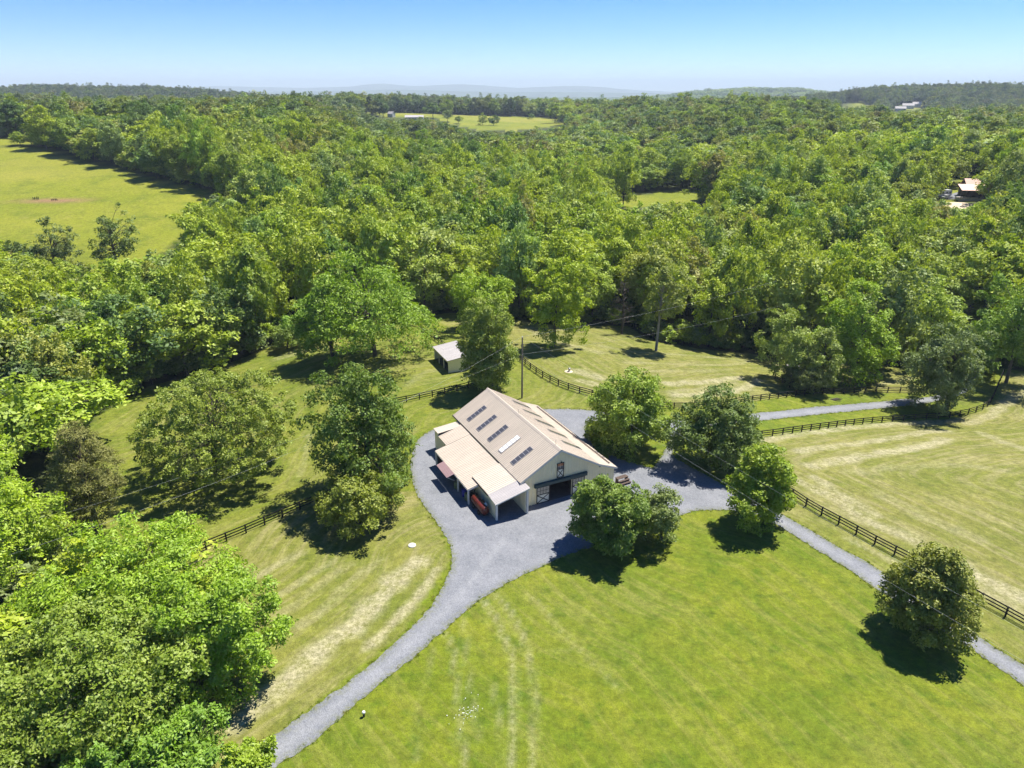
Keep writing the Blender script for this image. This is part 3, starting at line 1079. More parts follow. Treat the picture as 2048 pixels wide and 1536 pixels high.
for i in range(2):
    for j in range(2):
        pa = hu0 + 0.11 + i * 0.43 + 0.02
        za = hm + 0.06 + j * 0.38
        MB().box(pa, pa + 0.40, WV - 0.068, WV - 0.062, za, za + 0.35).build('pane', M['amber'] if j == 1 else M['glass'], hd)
MB().lathe([(0.02, 0.12), (0.05, 0.1), (0.13, 0.0), (0.11, 0.0)], 12, origin=(0.1, WV - 0.25, 5.5)).bar((0.1, WV - 0.25, 5.62), (0.1, WV, 5.68), 0.03).build('yard_light', M['black_metal'], barn)
MB().box(6.1, 6.3, WV - 0.16, WV - 0.03, 3.2, 3.42).build('floodlight', M['grey_metal'], barn)

# lean-to sheds along the left side
def lz_front(u):
    return 3.88 + (2.82 - 3.88) * (u + 5.6) / (-9.95 + 5.6)
def lz_mid(u):
    return 3.86 + (2.40 - 3.86) * (u + 5.8) / (-11.45 + 5.8)

def lean_roof(name, u0, u1, v0, v1, zf, mat, dz=0.0, rib=0.36):
    return roof_sheet(name, u0, zf(u0) + dz, u1, zf(u1) + dz, v0, v1, mat, barn, rib=rib)

lean_roof('lean_to_roof', -5.75, -9.95, 0.95, 6.05, lz_front, M['roof_pale'], 0.03)
# front apron, greyer sheets that tip gently towards the yard
mb = MB()
zf0, zf1 = lz_front(-5.25), lz_front(-9.98)
T = 0.05
q = [(-9.98, -1.25, zf1 - 0.22), (-5.15, -1.25, zf0 - 0.22), (-5.25, 0.97, zf0 + 0.045), (-9.98, 0.97, zf1 + 0.045)]
mb.hexa([(x, y, z - T) for x, y, z in q], q)
for k in range(9):
    f = (k + 0.2) / 9
    a = Vector(q[0]).lerp(Vector(q[3]), f) + Vector((0, 0, 0.012))
    b = Vector(q[1]).lerp(Vector(q[2]), f) + Vector((0, 0, 0.012))
    mb.bar(a, b, 0.045, 0.03)
mb.build('lean_to_apron', M['roof_grey'], barn)
lean_roof('lean_to_roof', -5.95, -11.45, 4.05, 16.0, lz_mid, M['roof'], -0.10, 0.36)
lean_roof('lean_to_roof', -5.95, -9.72, 16.02, 19.6, lz_mid, M['roof'], -0.06)
roof_sheet('lean_to_roof', -5.7, 3.62, -9.75, 3.22, 19.25, 21.15, M['roof_pale'], barn)
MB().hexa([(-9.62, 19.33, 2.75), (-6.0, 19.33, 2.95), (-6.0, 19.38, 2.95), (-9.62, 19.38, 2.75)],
          [(-9.62, 19.33, 3.14), (-6.0, 19.33, 3.5), (-6.0, 19.38, 3.5), (-9.62, 19.38, 3.14)]).build('gap_shade_sheet', M['dark_wood'], barn)  # dark sheet standing for the shaded gap under the higher rear roof
# white edge boards
MB().bar((-9.99, -1.27, zf1 - 0.31), (-5.15, -1.27, zf0 - 0.31), 0.05, 0.16).build('eave_board', M['siding_wh'], barn)
MB().bar((-11.43, 4.02, lz_mid(-11.43) - 0.26), (-9.9, 4.02, lz_mid(-9.9) - 0.26), 0.04, 0.18).build('eave_board', M['siding_wh'], barn)
MB().bar((-11.47, 4.05, lz_mid(-11.45) - 0.22), (-11.47, 16.0, lz_mid(-11.45) - 0.22), 0.04, 0.14).build('eave_board', M['siding_wh'], barn)
mb = MB()
mb.bar((-9.99, 1.0, lz_front(-9.95) - 0.12), (-9.99, 6.0, lz_front(-9.95) - 0.12), 0.04, 0.2)
mb.build('eave_board', M['dark_wood'], barn)
# walls of the front bay
mb = MB()
mb.hexa([(-9.66, -0.62, 0), (-9.56, -0.62, 0), (-9.56, 6.3, 0), (-9.66, 6.3, 0)],
        [(-9.66, -0.62, lz_front(-9.6) - 0.28), (-9.56, -0.62, lz_front(-9.6) - 0.28), (-9.56, 6.3, lz_front(-9.6) - 0.10), (-9.66, 6.3, lz_front(-9.6) - 0.10)])
v = -0.5
while v < 3.9:
    mb.box(-9.69, -9.66, v, v + 0.05, 0.02, lz_front(-9.6) - 0.35)
    v += 0.42
mb.build('lean_to_wall', M['siding'], barn)
mb = MB()
mb.hexa([(-5.62, -0.95, 0), (-5.52, -0.95, 0), (-5.52, 3.0, 0), (-5.62, 3.0, 0)],
        [(-5.62, -0.95, 3.45), (-5.52, -0.95, 3.45), (-5.52, 3.0, 3.66), (-5.62, 3.0, 3.66)])
v = -0.85
while v < 3.0:
    mb.box(-5.66, -5.62, v, v + 0.06, 0.02, 3.40)
    v += 0.34
mb.build('lean_to_wall', M['siding'], barn)
MB().box(-9.5, -5.66, 6.2, 6.3, 0, 2.75).build('lean_to_wall', M['interior'], barn)
for (u, v, h) in ((-9.61, -0.78, lz_front(-9.6) - 0.40), (-5.45, -1.08, lz_front(-5.45) - 0.34)):
    MB().box(u - 0.13, u + 0.13, v - 0.13, v + 0.13, 0, h).build('post', M['siding_wh'], barn)
for v in (4.18, 7.75, 12.1, 15.9):
    MB().box(-11.43, -11.23, v - 0.1, v + 0.1, 0, lz_mid(-11.3) - 0.17).build('post', M['siding_wh'], barn)
mb = MB()
mb.box(-9.6, -9.5, 15.9, 21.05, 0, 2.62)
mb.box(-9.6, -9.5, 19.4, 21.05, 2.62, 3.1)
v = 16.0
while v < 21.0:
    mb.box(-9.63, -9.6, v, v + 0.05, 0.02, 2.6)
    v += 0.42
mb.build('lean_to_wall', M['siding'], barn)
mb = MB()
mb.box(-9.5, -5.6, 20.95, 21.05, 0, 3.15)
mb.build('lean_to_wall', M['siding'], barn)
MB().box(-11.2, -9.7, 15.93, 16.0, 0, 2.25).build('lean_to_wall', M['interior'], barn)
# maroon awning with its struts
aw = roof_sheet('awning', -11.50, 2.36, -12.60, 2.02, 8.55, 12.45, M['roof_maroon'], barn, rib=0.28)
for v in (8.7, 12.3):
    MB().bar((-12.5, v, 1.98), (-11.45, v, 1.25), 0.06).build('strut', M['siding_wh'], aw)

def bpt(u, v, z=0.0):
    return barn.matrix_basis @ Vector((u, v, z))

# ------------------------------------------------------------------ things under the lean-to
def barn_thing(name, u, v, label, cat, group=None, rz=0.0):
    p = bpt(u, v)
    p.z = float(terrain(p.x, p.y)) + 0.04
    return tag(empty(name, p, R(26.26) + rz), label, cat, group)

t = barn_thing('sprayer_tank', -10.62, 1.9, 'rust red twin barrel tank trailer parked beside the front lean-to wall', 'tank')
for k, (v0, v1) in enumerate(((-1.55, 0.25), (0.36, 1.95))):
    r = 0.54
    bd = MB().lathe([(0.0, v0 - 0.12), (r * 0.6, v0 - 0.10), (r * 0.92, v0 - 0.03), (r, v0 + 0.06), (r, v1 - 0.06), (r * 0.92, v1 + 0.03), (r * 0.6, v1 + 0.1), (0.0, v1 + 0.12)], 24, 'y', (0, 0, 0.92)).build('barrel', M['tank'], t)
    for vv in (v0 + 0.25, v1 - 0.25):
        hoop = MB()
        hoop.lathe([(r + 0.002, vv - 0.04), (r + 0.02, vv - 0.035), (r + 0.02, vv + 0.035), (r + 0.002, vv + 0.04)], 24, 'y', (0, 0, 0.92))
        hoop.build('hoop', M['tank'], bd)
MB().box(-0.35, 0.35, -1.6, 2.3, 0.30, 0.42).box(-0.06, 0.06, 2.3, 3.1, 0.32, 0.40).box(-0.42, -0.3, -1.0, -0.8, 0.4, 0.6).box(0.3, 0.42, 1.2, 1.4, 0.4, 0.6).build('chassis', M['black_metal'], t)
for x in (-0.52, 0.52):
    for y in (-0.55, 1.05):
        w = MB().lathe([(0.14, -0.09), (0.29, -0.09), (0.32, -0.05), (0.32, 0.05), (0.29, 0.09), (0.14, 0.09)], 18, 'x', (x, y, 0.32)).build('wheel', M['tyre'], t)
        MB().lathe([(0.0, -0.05), (0.15, -0.05), (0.15, 0.05), (0.0, 0.05)], 12, 'x', (x, y, 0.32)).build('rim', M['grey_metal'], w)
MB().box(0.25, 0.5, -1.0, -0.6, 1.2, 1.5).tube([(0.38, -0.8, 1.5), (0.38, -0.8, 1.7)], 0.05).build('valve_box', M['white_paint'], t)
MB().box(0.42, 0.68, -0.1, 0.8, 0.75, 1.15).tube([(0.5, 0.1, 1.1), (0.5, 0.1, 1.5)], 0.04).build('pump', M['black_metal'], t)

t = barn_thing('engine_unit', -10.35, 4.75, 'dark grease covered engine unit in the lean-to bay behind the red tank', 'engine')
MB().box(-0.45, 0.45, -0.6, 0.6, 0.25, 0.85).box(-0.3, 0.3, -0.45, 0.35, 0.85, 1.15).build('engine_block', M['black_metal'], t)
MB().lathe([(0.0, -0.1), (0.36, -0.1), (0.40, 0), (0.36, 0.1), (0, 0.1)], 18, 'y', (0, -0.72, 0.75)).build('flywheel', M['grey_metal'], t)
MB().tube([(0.2, 0.1, 1.1), (0.2, 0.1, 1.55), (0.2, -0.15, 1.65)], 0.05).build('exhaust', M['black_metal'], t)
for x in (-0.5, 0.5):
    MB().lathe([(0.0, -0.07), (0.30, -0.07), (0.30, 0.07), (0.0, 0.07)], 16, 'x', (x, 0.25, 0.30)).build('wheel', M['tyre'], t)

def drum(name, u, v, mat, label, cat='barrel', s=1.0, group=None):
    t = barn_thing(name, u, v, label, cat, group)
    b = MB().lathe([(0.0, 0), (0.27 * s, 0), (0.29 * s, 0.05), (0.29 * s, 0.28), (0.305 * s, 0.31), (0.29 * s, 0.34), (0.29 * s, 0.58), (0.305 * s, 0.61), (0.29 * s, 0.64), (0.29 * s, 0.88), (0.27 * s, 0.92), (0, 0.92)], 20).build('body', mat, t)
    MB().lathe([(0, 0.92), (0.29 * s, 0.92), (0.30 * s, 0.95), (0.29 * s, 0.98), (0, 0.99)], 20).build('lid', mat, t)
    return t

drum('blue_barrel', -11.0, 6.35, M['blue'], 'bright blue plastic barrel between the lean-to posts', s=1.25)
drum('olive_barrel', -11.1, 5.25, M['green_drum'], 'olive green barrel at the front corner of the open lean-to', s=1.15)
drum('olive_barrel', -11.25, 8.6, M['green_drum'], 'olive green barrel behind the second lean-to post beside the awning', s=1.1)

# red-brown crate beyond the barn's right corner
p = at(1246, 966)
t = tag(empty('mounting_block', p, R(30)), 'small red brown wooden mounting block beside the barn, half hidden by the dark maple', 'mounting block')
for k in range(3):
    MB().box(-0.9, 0.9, -0.7 + k * 0.35, -0.37 + k * 0.35 if k < 2 else 0.7, 0.25 + 0.25 * k, 0.30 + 0.25 * k).build('step', M['interior'], t)
    MB().box(-0.85, -0.78, -0.65 + k * 0.35, 0.65, 0.0 if k == 0 else 0.05 + 0.25 * k, 0.25 + 0.25 * k).build('side_board', M['interior'], t)
    MB().box(0.78, 0.85, -0.65 + k * 0.35, 0.65, 0.0 if k == 0 else 0.05 + 0.25 * k, 0.25 + 0.25 * k).build('side_board', M['interior'], t)

# ------------------------------------------------------------------ run-in shed, garden shed
def shed(name, loc, rz, W, D, H0, H1, label, roofm, wallm, bays):
    """single pitch shed, open side at -x"""
    t = tag(empty(name, loc, rz), label, 'shed')
    z0 = -0.4
    mb = MB()
    def hz(x):
        return H0 + (H1 - H0) * (x + D / 2) / D
    def wall(x0, x1, y0, y1, n):
        m_ = MB()
        m_.hexa([(x0, y0, z0), (x1, y0, z0), (x1, y1, z0), (x0, y1, z0)], [(x0, y0, hz(x0) - .09), (x1, y0, hz(x1) - .09), (x1, y1, hz(x1) - .09), (x0, y1, hz(x0) - .09)])
        m_.build(n, wallm, t)
    wall(-D / 2, D / 2, -W / 2, -W / 2 + 0.1, 'wall')
    wall(-D / 2, D / 2, W / 2 - 0.1, W / 2, 'wall')
    wall(D / 2 - 0.1, D / 2, -W / 2 + 0.102, W / 2 - 0.102, 'wall')
    MB().box(-D / 2, -D / 2 + 0.1, -W / 2 + 0.102, W / 2 - 0.102, H0 - 0.55, H0 - 0.11).build('header_board', wallm, t)
    for k in range(1, bays):
        y = -W / 2 + W * k / bays
        MB().box(-D / 2, -D / 2 + 0.14, y - 0.09, y + 0.09, z0, H0 - 0.55).build('post', wallm, t)
    m_ = MB()
    o = 0.25
    q0 = [(-D / 2 - o, -W / 2 - o, hz(-D / 2 - o) - .07), (D / 2 + o, -W / 2 - o, hz(D / 2 + o) - .07), (D / 2 + o, W / 2 + o, hz(D / 2 + o) - .07), (-D / 2 - o, W / 2 + o, hz(-D / 2 - o) - .07)]
    m_.hexa(q0, [(x, y, z + 0.08) for x, y, z in q0])
    y = -W / 2 - o + 0.05
    while y < W / 2 + o:
        m_.bar((-D / 2 - o, y, hz(-D / 2 - o) + 0.022), (D / 2 + o, y, hz(D / 2 + o) + 0.022), 0.05, 0.03)
        y += 0.4
    m_.build('roof', roofm, t)
    MB().box(-D / 2 + 0.1, D / 2 - 0.1, -W / 2 + 0.1, W / 2 - 0.1, z0, 0.02).build('floor', M['floor_dark'], t)
    return t

pa, pb = at(869, 718), at(897, 746)
rz = math.atan2(pb.y - pa.y, pb.x - pa.x) + math.pi / 2
L_open = (pb - pa).length
nrm = Vector((math.cos(rz), math.sin(rz), 0))
cpos = (pa + pb) / 2 + nrm * 2.3
cpos.z = float(terrain(cpos.x, cpos.y))
shed('run_in_shed', cpos, rz, L_open, 4.6, 2.55, 3.1, 'cream run-in shed with grey roof and open bays, behind the barn', M['roof_grey'], M['siding'], 3)

p = at(1588, 756)
shed('garden_shed', p, R(70), 3.6, 4.2, 2.9, 2.3, 'small cream shed with pale roof hidden under the pale leafy trees by the paddock corner', M['roof_grey'], M['siding'], 1)

# ------------------------------------------------------------------ fences
post_me = MB().box(-0.075, 0.075, -0.075, 0.075, -0.35, 1.24).mesh('post')
post_me.materials.append(M['fence'])
rail_me = MB().box(0, 1, -0.022, 0.022, -0.072, 0.072).mesh('rail')
rail_me.materials.append(M['fence'])

def fence(pix, label, n=8, sp=2.44):
    w = [at(*q) for q in pix]
    c = catmull([(p.x, p.y) for p in w], n)
    # resample
    P = [c[0]]
    acc = 0.0
    last = c[0]
    for q in c[1:]:
        seg = q - last
        L = np.hypot(*seg)
        while acc + L >= sp:
            f = (sp - acc) / L
            last = last + seg * f
            P.append(last)
            seg = q - last
            L = np.hypot(*seg)
            acc = 0.0
        acc += L
        last = q
    pts = [Vector((p[0], p[1], float(terrain(p[0], p[1])))) for p in P]
    root = tag(empty('board_fence', pts[0]), label, 'fence', 'black board fences round the paddocks')
    rn = random.Random(len(pts))
    for i, p in enumerate(pts):
        o = bpy.data.objects.new('post', post_me)
        col.objects.link(o)
        o.parent = root
        d = (pts[min(i + 1, len(pts) - 1)] - pts[max(i - 1, 0)])
        o.location = p - pts[0]
        o.rotation_euler = (rn.uniform(-.02, .02), rn.uniform(-.02, .02), math.atan2(d.y, d.x))
    for a, b in zip(pts, pts[1:]):
        d = b - a
        side = Vector((-d.y, d.x, 0)).normalized() * 0.098
        for h in (0.34, 0.72, 1.10):
            o = bpy.data.objects.new('rail', rail_me)
            col.objects.link(o)
            o.parent = root
            dz0, dz1 = rn.uniform(-.02, .02), rn.uniform(-.02, .02)
            s = a + side + Vector((0, 0, h + dz0)) - pts[0]
            e = b + side + Vector((0, 0, h + dz1)) - pts[0]
            dd = e - s
            o.location = s
            o.rotation_euler = (0, -math.atan2(dd.z, math.hypot(dd.x, dd.y)), math.atan2(dd.y, dd.x))
            o.scale = (dd.length, 1, 1)
    return root

fence([(330, 1138), (411, 1100), (491, 1067), (564, 1035), (632, 1006), (690, 980)], 'black board fence crossing the left lawn to the small olive tree')
fence([(786, 810), (849, 797), (901, 785), (950, 773), (985, 764)], 'short black board fence between the dark oak and the barn roof')
fence([(838, 655), (847, 665), (866, 678), (886, 693), (908, 708)], 'black board fence running up to the back of the run-in shed')
fence([(1040, 722), (1066, 742), (1091, 758), (1121, 773), (1163, 787), (1230, 803), (1300, 815), (1364, 818), (1430, 814), (1512, 802),
       (1555, 797), (1598, 792), (1650, 788), (1742, 785), (1813, 785), (1850, 784)], 'long curving black board fence between the mown meadow and the drive')
fence([(1560, 738), (1548, 746), (1550, 758), (1572, 770), (1590, 783)], 'short black board fence at the corner by the small hidden shed')
fence([(1500, 878), (1560, 870), (1630, 860), (1700, 851), (1760, 845), (1830, 840), (1896, 836), (1931, 830), (1958, 822), (1975, 813),
       (1985, 798), (1996, 772), (2007, 747)], 'black board fence along the far side of the right paddock, curving up into the trees')
fence([(1530, 962), (1570, 985), (1624, 1020), (1690, 1056), (1763, 1096), (1850, 1141), (1976, 1214), (2028, 1242), (2150, 1312)], 'black board fence on the near side of the right paddock beside the drive')
fence([(1250, 652), (1281, 659), (1342, 668), (1400, 676), (1460, 686)], 'black board fence in shade at the foot of the wood behind the meadow')

# ------------------------------------------------------------------ utility pole and wires
pp = at(1044, 796)
pole = tag(empty('utility_pole', pp), 'tall weathered wooden utility pole standing behind the barn roof', 'pole')
# height so that its top meets the photograph
H_p = 5.0
for _ in range(60):
    if proj(pp.x, pp.y, pp.z + H_p)[1] > 676:
        H_p += 0.2
MB().tube([(0, 0, -0.5), (0, 0, H_p * 0.5), (0, 0, H_p)], [0.17, 0.14, 0.11], 12).build('shaft', M['pole'], pole)
hz_ = H_p - 3.0
MB().tube([(0, 0, H_p), (0, 0, H_p + 0.22)], [0.05, 0.06], 8).build('insulator', M['white_paint'], pole)
MB().bar((-0.05, -0.12, hz_), (0.12, -0.2, hz_), 0.06).tube([(0.1, -0.22, hz_ - 0.1), (0.1, -0.22, hz_ + 0.1)], 0.05, 8).build('bracket', M['grey_metal'], pole)
MB().bar((0.0, 0.16, 1.2), (0.0, 0.16, hz_), 0.05).build('conduit', M['grey_metal'], pole)
top = pp + Vector((0, 0, H_p + 0.18))
low = pp + Vector((0, 0, hz_))

def wire(name, a, b, sag, label, r=0.016):
    pts = []
    n = 40
    for i in range(n + 1):
        f = i / n
        p = a.lerp(b, f)
        pts.append(p - Vector((0, 0, sag * 4 * f * (1 - f))) - a)
    o = MB().tube(pts, r, 5).build(name, M['wire'], None)
    o.location = a
    return tag(o, label, 'wire', 'overhead wires')

wire('overhead_wire', top, at_z(-60, 1135, 9.5), 2.6, 'upper overhead wire running left from the pole above the big spreading tree', 0.008)
wire('overhead_wire', low, at_z(-60, 1083, 6.8), 1.2, 'lower overhead wire running left from the pole past the run-in shed', 0.007)
wire('overhead_wire', top, at_z(1560, 560, 16.0), 0.8, 'upper overhead wire running right from the pole into the wood', 0.008)
wire('overhead_wire', low, at_z(1560, 612, 10.0), 0.8, 'lower overhead wire running right from the pole across the meadow', 0.008)
wire('overhead_wire', top, at_z(2200, 1345, 9.0), 0.9, 'upper overhead wire slanting down right over the paddock fence', 0.007)
wire('overhead_wire', low, at_z(2200, 1412, 6.5), 0.7, 'lower overhead wire slanting down right over the drive', 0.008)

# ------------------------------------------------------------------ small things on the grass
p = at(824, 1091)
t = tag(empty('tank_lid', p), 'round white concrete tank lid set in the left lawn by the drive', 'lid')
MB().lathe([(0, -0.1), (0.48, -0.1), (0.48, 0.06), (0.44, 0.10), (0, 0.11)], 28).build('cover', M['concrete'], t)
MB().tube([(-0.12, 0, 0.10), (-0.12, 0, 0.16), (0.12, 0, 0.16), (0.12, 0, 0.10)], 0.012, 6).build('handle', M['grey_metal'], t)
p = at(728, 1433)
t = tag(empty('path_light', p), 'short black post light with white cap on the front lawn beside the drive', 'lamp')
MB().tube([(0, 0, -0.1), (0, 0, 0.42)], 0.10, 12).build('post', M['black_metal'], t)
MB().lathe([(0.0, 0.40), (0.13, 0.40), (0.15, 0.46), (0.13, 0.56), (0.06, 0.60), (0, 0.61)], 14).build('cap', M['white_paint'], t)
p = at(1137, 743)
t = tag(empty('well_head', p), 'grey well head on a patch of pale sand in the mown meadow', 'well')
MB().lathe([(0, -0.1), (0.85, -0.1), (0.8, 0.02), (0.4, 0.05), (0, 0.06)], 18).build('sand_patch', M['sand'], t)
MB().tube([(0.15, 0, 0), (0.15, 0, 0.62)], 0.22, 14).build('casing', M['rock'], t)
MB().lathe([(0, 0.62), (0.26, 0.62), (0.26, 0.68), (0, 0.72)], 14, origin=(0.15, 0, 0)).build('cap', M['grey_metal'], t)
p = at(1675, 800)
t = tag(empty('log_pile', p, R(8)), 'low brown heap of sticks on the verge above the drive', 'logs')
rn = random.Random(4)
for k in range(9):
    a = Vector((rn.uniform(-1.6, -0.6), rn.uniform(-.4, .4), 0.06 + 0.06 * (k % 3)))
    b = a + Vector((rn.uniform(1.2, 2.2), rn.uniform(-.5, .5), rn.uniform(-.03, .05)))
    MB().tube([a, b], [0.06, 0.04], 6).build('stick', M['bark'], t)
# a clump of daisies on the front lawn
fl = MB()
rn = random.Random(9)
c0 = at(935, 1425)
for k in range(46):
    x, y = rn.gauss(0, 0.75), rn.gauss(0, 0.8)
    z = float(terrain(c0.x + x, c0.y + y)) - c0.z + rn.uniform(0.12, 0.28)
    r_ = rn.uniform(0.022, 0.05)
    fl.lathe([(0, 0.01), (r_, 0.0), (r_ * 0.9, -0.012), (0, -0.01)], 7, origin=(x, y, z))
    fl.tube([(x, y, z - 0.3), (x, y, z - 0.01)], 0.006, 4)
o = fl.build('daisies', M['petal'])
o.location = c0
tag(o, 'sprinkle of white daisies in the front lawn near the wheel tracks', 'flowers', None, 'stuff')
# pale rocks between the foreground trees
for k, (qx_, qy_, s, lb) in enumerate(((96, 1082, 1.5, 'larger pale rock showing between the foreground trees on the left'), (112, 1100, 1.0, 'smaller pale rock below the larger one among the left foreground trees'))):
    p = at(qx_, qy_)
    bm = bmesh.new()
    bmesh.ops.create_icosphere(bm, subdivisions=3, radius=s)
    rn = random.Random(k + 3)
    ph = [rn.uniform(0, 6) for _ in range(6)]
    for v in bm.verts:
        c = v.co
        f = 1 + 0.18 * math.sin(c.x * 3 + ph[0]) * math.sin(c.y * 4 + ph[1]) + 0.12 * math.sin(c.z * 6 + ph[2] + c.x * 5)
        v.co = Vector((c.x * f * 1.2, c.y * f, c.z * f * 0.7))
    me = bpy.data.meshes.new('rock')
    bm.to_mesh(me)
    bm.free()
    o = link_mesh('rock', me, M['rock'])
    o.location = p + Vector((0, 0, 1.0 if k == 0 else 0.4))
    tag(o, lb, 'rock', 'pale rocks')

# ------------------------------------------------------------------ buildings further off
def gable_house(name, loc, rz, W, D, H, RH, roofm, wallm, label, cat, windows=3, z0=-2.0):
    t = tag(empty(name, loc, rz), label, cat)
    MB().box(-W / 2, W / 2, -D / 2, D / 2, z0, H).build('wall', wallm, t)
    for s in (-1, 1):
        g = MB()
        g.add([(s * W / 2 * 0.999, -D / 2, H), (s * W / 2 * 0.999, D / 2, H), (s * W / 2 * 0.999, 0, H + RH)], [(0, 1, 2)] if s > 0 else [(2, 1, 0)])
        g.build('gable', wallm, t)
    o = 0.4
    for s in (-1, 1):
        m_ = MB()
        e = -RH * o / (D / 2)
        q = [(-W / 2 - o, s * (D / 2 + o), H + e), (W / 2 + o, s * (D / 2 + o), H + e), (W / 2 + o, 0, H + RH), (-W / 2 - o, 0, H + RH)]
        if s > 0:
            q = [q[1], q[0], q[3], q[2]]
        m_.hexa([(x, y, z + 0.02) for x, y, z in q], [(x, y, z + 0.16) for x, y, z in q])
        m_.build('roof_slope', roofm, t)
    for k in range(windows):
        x = -W / 2 + W * (k + 0.5) / windows
        w = MB().box(x - 0.55, x + 0.55, -D / 2 - 0.05, -D / 2 - 0.004, H * 0.35, H * 0.8).build('window', M['white_paint'], t)
        MB().box(x - 0.45, x + 0.45, -D / 2 - 0.07, -D / 2 - 0.052, H * 0.35 + 0.1, H * 0.8 - 0.1).build('pane', M['glass'], w)
    return t

ph = at(1962, 392)
hs = gable_house('farmhouse', ph, R(-8), 15, 8, 3.6, 3.2, M['roof_red'], M['dark_wood'],
                 'dark farmhouse with faded red metal roof among the trees at the far right', 'house', 3)
# porch in front, to the left
MB().hexa([(-11.5, -8.6, 3.0), (-1.0, -8.6, 3.0), (-1.0, -3.6, 4.9), (-11.5, -3.6, 4.9)],
          [(-11.5, -8.6, 3.15), (-1.0, -8.6, 3.15), (-1.0, -3.6, 5.05), (-11.5, -3.6, 5.05)]).build('porch_roof', M['roof_red'], hs)
for x in (-11.2, -7.8, -4.4, -1.3):
    MB().box(x - 0.1, x + 0.1, -8.4, -8.2, -1.5, 3.0).build('porch_post', M['dark_wood'], hs)
MB().box(-7.6, -1.4, -4.4, -4.05, -1.5, 4.4).build('porch_wall', M['interior'], hs)
MB().box(-11.3, -1.2, -8.5, -3.9, -1.6, 0.1).build('porch_deck', M['rock'], hs)
MB().box(-11.2, -4.2, -8.35, -8.25, 0.8, 0.95).build('porch_rail', M['dark_wood'], hs)
# paved yard and riding arena by the house
def pad(name, pix, mat, label, lift=0.08):
    w = [at(*q) for q in pix]
    c = catmull([(p.x, p.y) for p in w], 4, True)
    poly = [(p[0], p[1]) for p in c]
    xs = np.array([p[0] for p in poly])
    ys = np.array([p[1] for p in poly])
    ax_, ay_ = np.meshgrid(np.arange(xs.min(), xs.max(), 2.0), np.arange(ys.min(), ys.max(), 2.0))
    ax_, ay_ = ax_.ravel(), ay_.ravel()
    k = inpoly(ax_, ay_, poly)
    pts = [Vector(p) for p in poly] + [Vector((a, b)) for a, b in zip(ax_[k], ay_[k])]
    n = len(poly)
    cv_, _, cf_, _, _, _ = delaunay_2d_cdt(pts, [(i, (i + 1) % n) for i in range(n)], [], 1, 1e-4)
    vv = np.array([(v.x, v.y, float(terrain(v.x, v.y)) + lift) for v in cv_])
    me = bpy.data.meshes.new(name)
    me.from_pydata(vv.tolist(), [], [tuple(f) for f in cf_])
    o = link_mesh(name, me, mat)
    return tag(o, label, None, None, 'structure')
pad('paved_yard', [(1884, 397), (1905, 388), (1925, 384), (1932, 396), (1900, 399)], M['gravel'], 'grey paved yard beside the farmhouse', 0.15)
pad('riding_arena', [(1868, 412), (1905, 405), (1945, 410), (1935, 432), (1890, 436)], M['sand'], 'pale sand riding arena glimpsed through the trees', 0.15)

# camper trailer
pc = at(1884, 394)
t = tag(empty('camper_trailer', pc, R(12)), 'silver grey camper trailer parked on the grass left of the farmhouse', 'camper')
prof = [(-3.3, 0.55), (3.2, 0.55), (3.4, 1.1), (3.3, 2.5), (2.9, 2.95), (-2.9, 2.95), (-3.35, 2.5), (-3.45, 1.1)]
mb = MB()
prism_uz(mb, prof, -1.2, 1.2)
mb.build('body', M['camper'], t)
for x in (-2.3, -0.9, 0.9, 2.4):
    w = MB().box(x - 0.45, x + 0.45, -1.235, -1.203, 1.5, 2.2).build('window', M['grey_metal'], t)
    MB().box(x - 0.38, x + 0.38, -1.25, -1.237, 1.57, 2.13).build('pane', M['glass'], w)
MB().box(-0.2, 0.4, -1.23, -1.203, 0.7, 1.42).build('door', M['white_paint'], t)
for x in (-0.6, 0.5):
    for y in (-1.1, 1.1):
        MB().lathe([(0, -0.12), (0.36, -0.12), (0.36, 0.12), (0, 0.12)], 14, 'y', (x, y, 0.36)).build('wheel', M['tyre'], t)
MB().bar((-3.3, 0, 0.5), (-4.6, 0, 0.45), 0.12).build('tow_bar', M['black_metal'], t)
# small white car
pc = at(1893, 397)
t = tag(empty('white_car', pc, R(14)), 'small white car parked in front of the camper trailer', 'car')
mb = MB()
prism_uz(mb, [(-2.1, 0.35), (2.1, 0.35), (2.15, 0.75), (1.2, 0.92), (-1.9, 0.95), (-2.15, 0.8)], -0.85, 0.85)
mb.build('body', M['car_white'], t)
mb = MB()
prism_uz(mb, [(-1.7, 0.952), (1.1, 0.922), (0.5, 1.42), (-1.1, 1.45)], -0.72, 0.72)
mb.build('cabin', M['glass'], t)
MB().box(-1.1, 0.45, -0.70, 0.70, 1.452, 1.49).build('roof', M['car_white'], t)
for x in (-1.3, 1.3):
    for y in (-0.82, 0.82):
        MB().lathe([(0, -0.1), (0.32, -0.1), (0.32, 0.1), (0, 0.1)], 14, 'y', (x, y, 0.32)).build('wheel', M['tyre'], t)
fence([(1866, 404), (1880, 402), (1900, 401), (1925, 400)], 'black board fence between the camper and the sand arena', 4, 3.0)

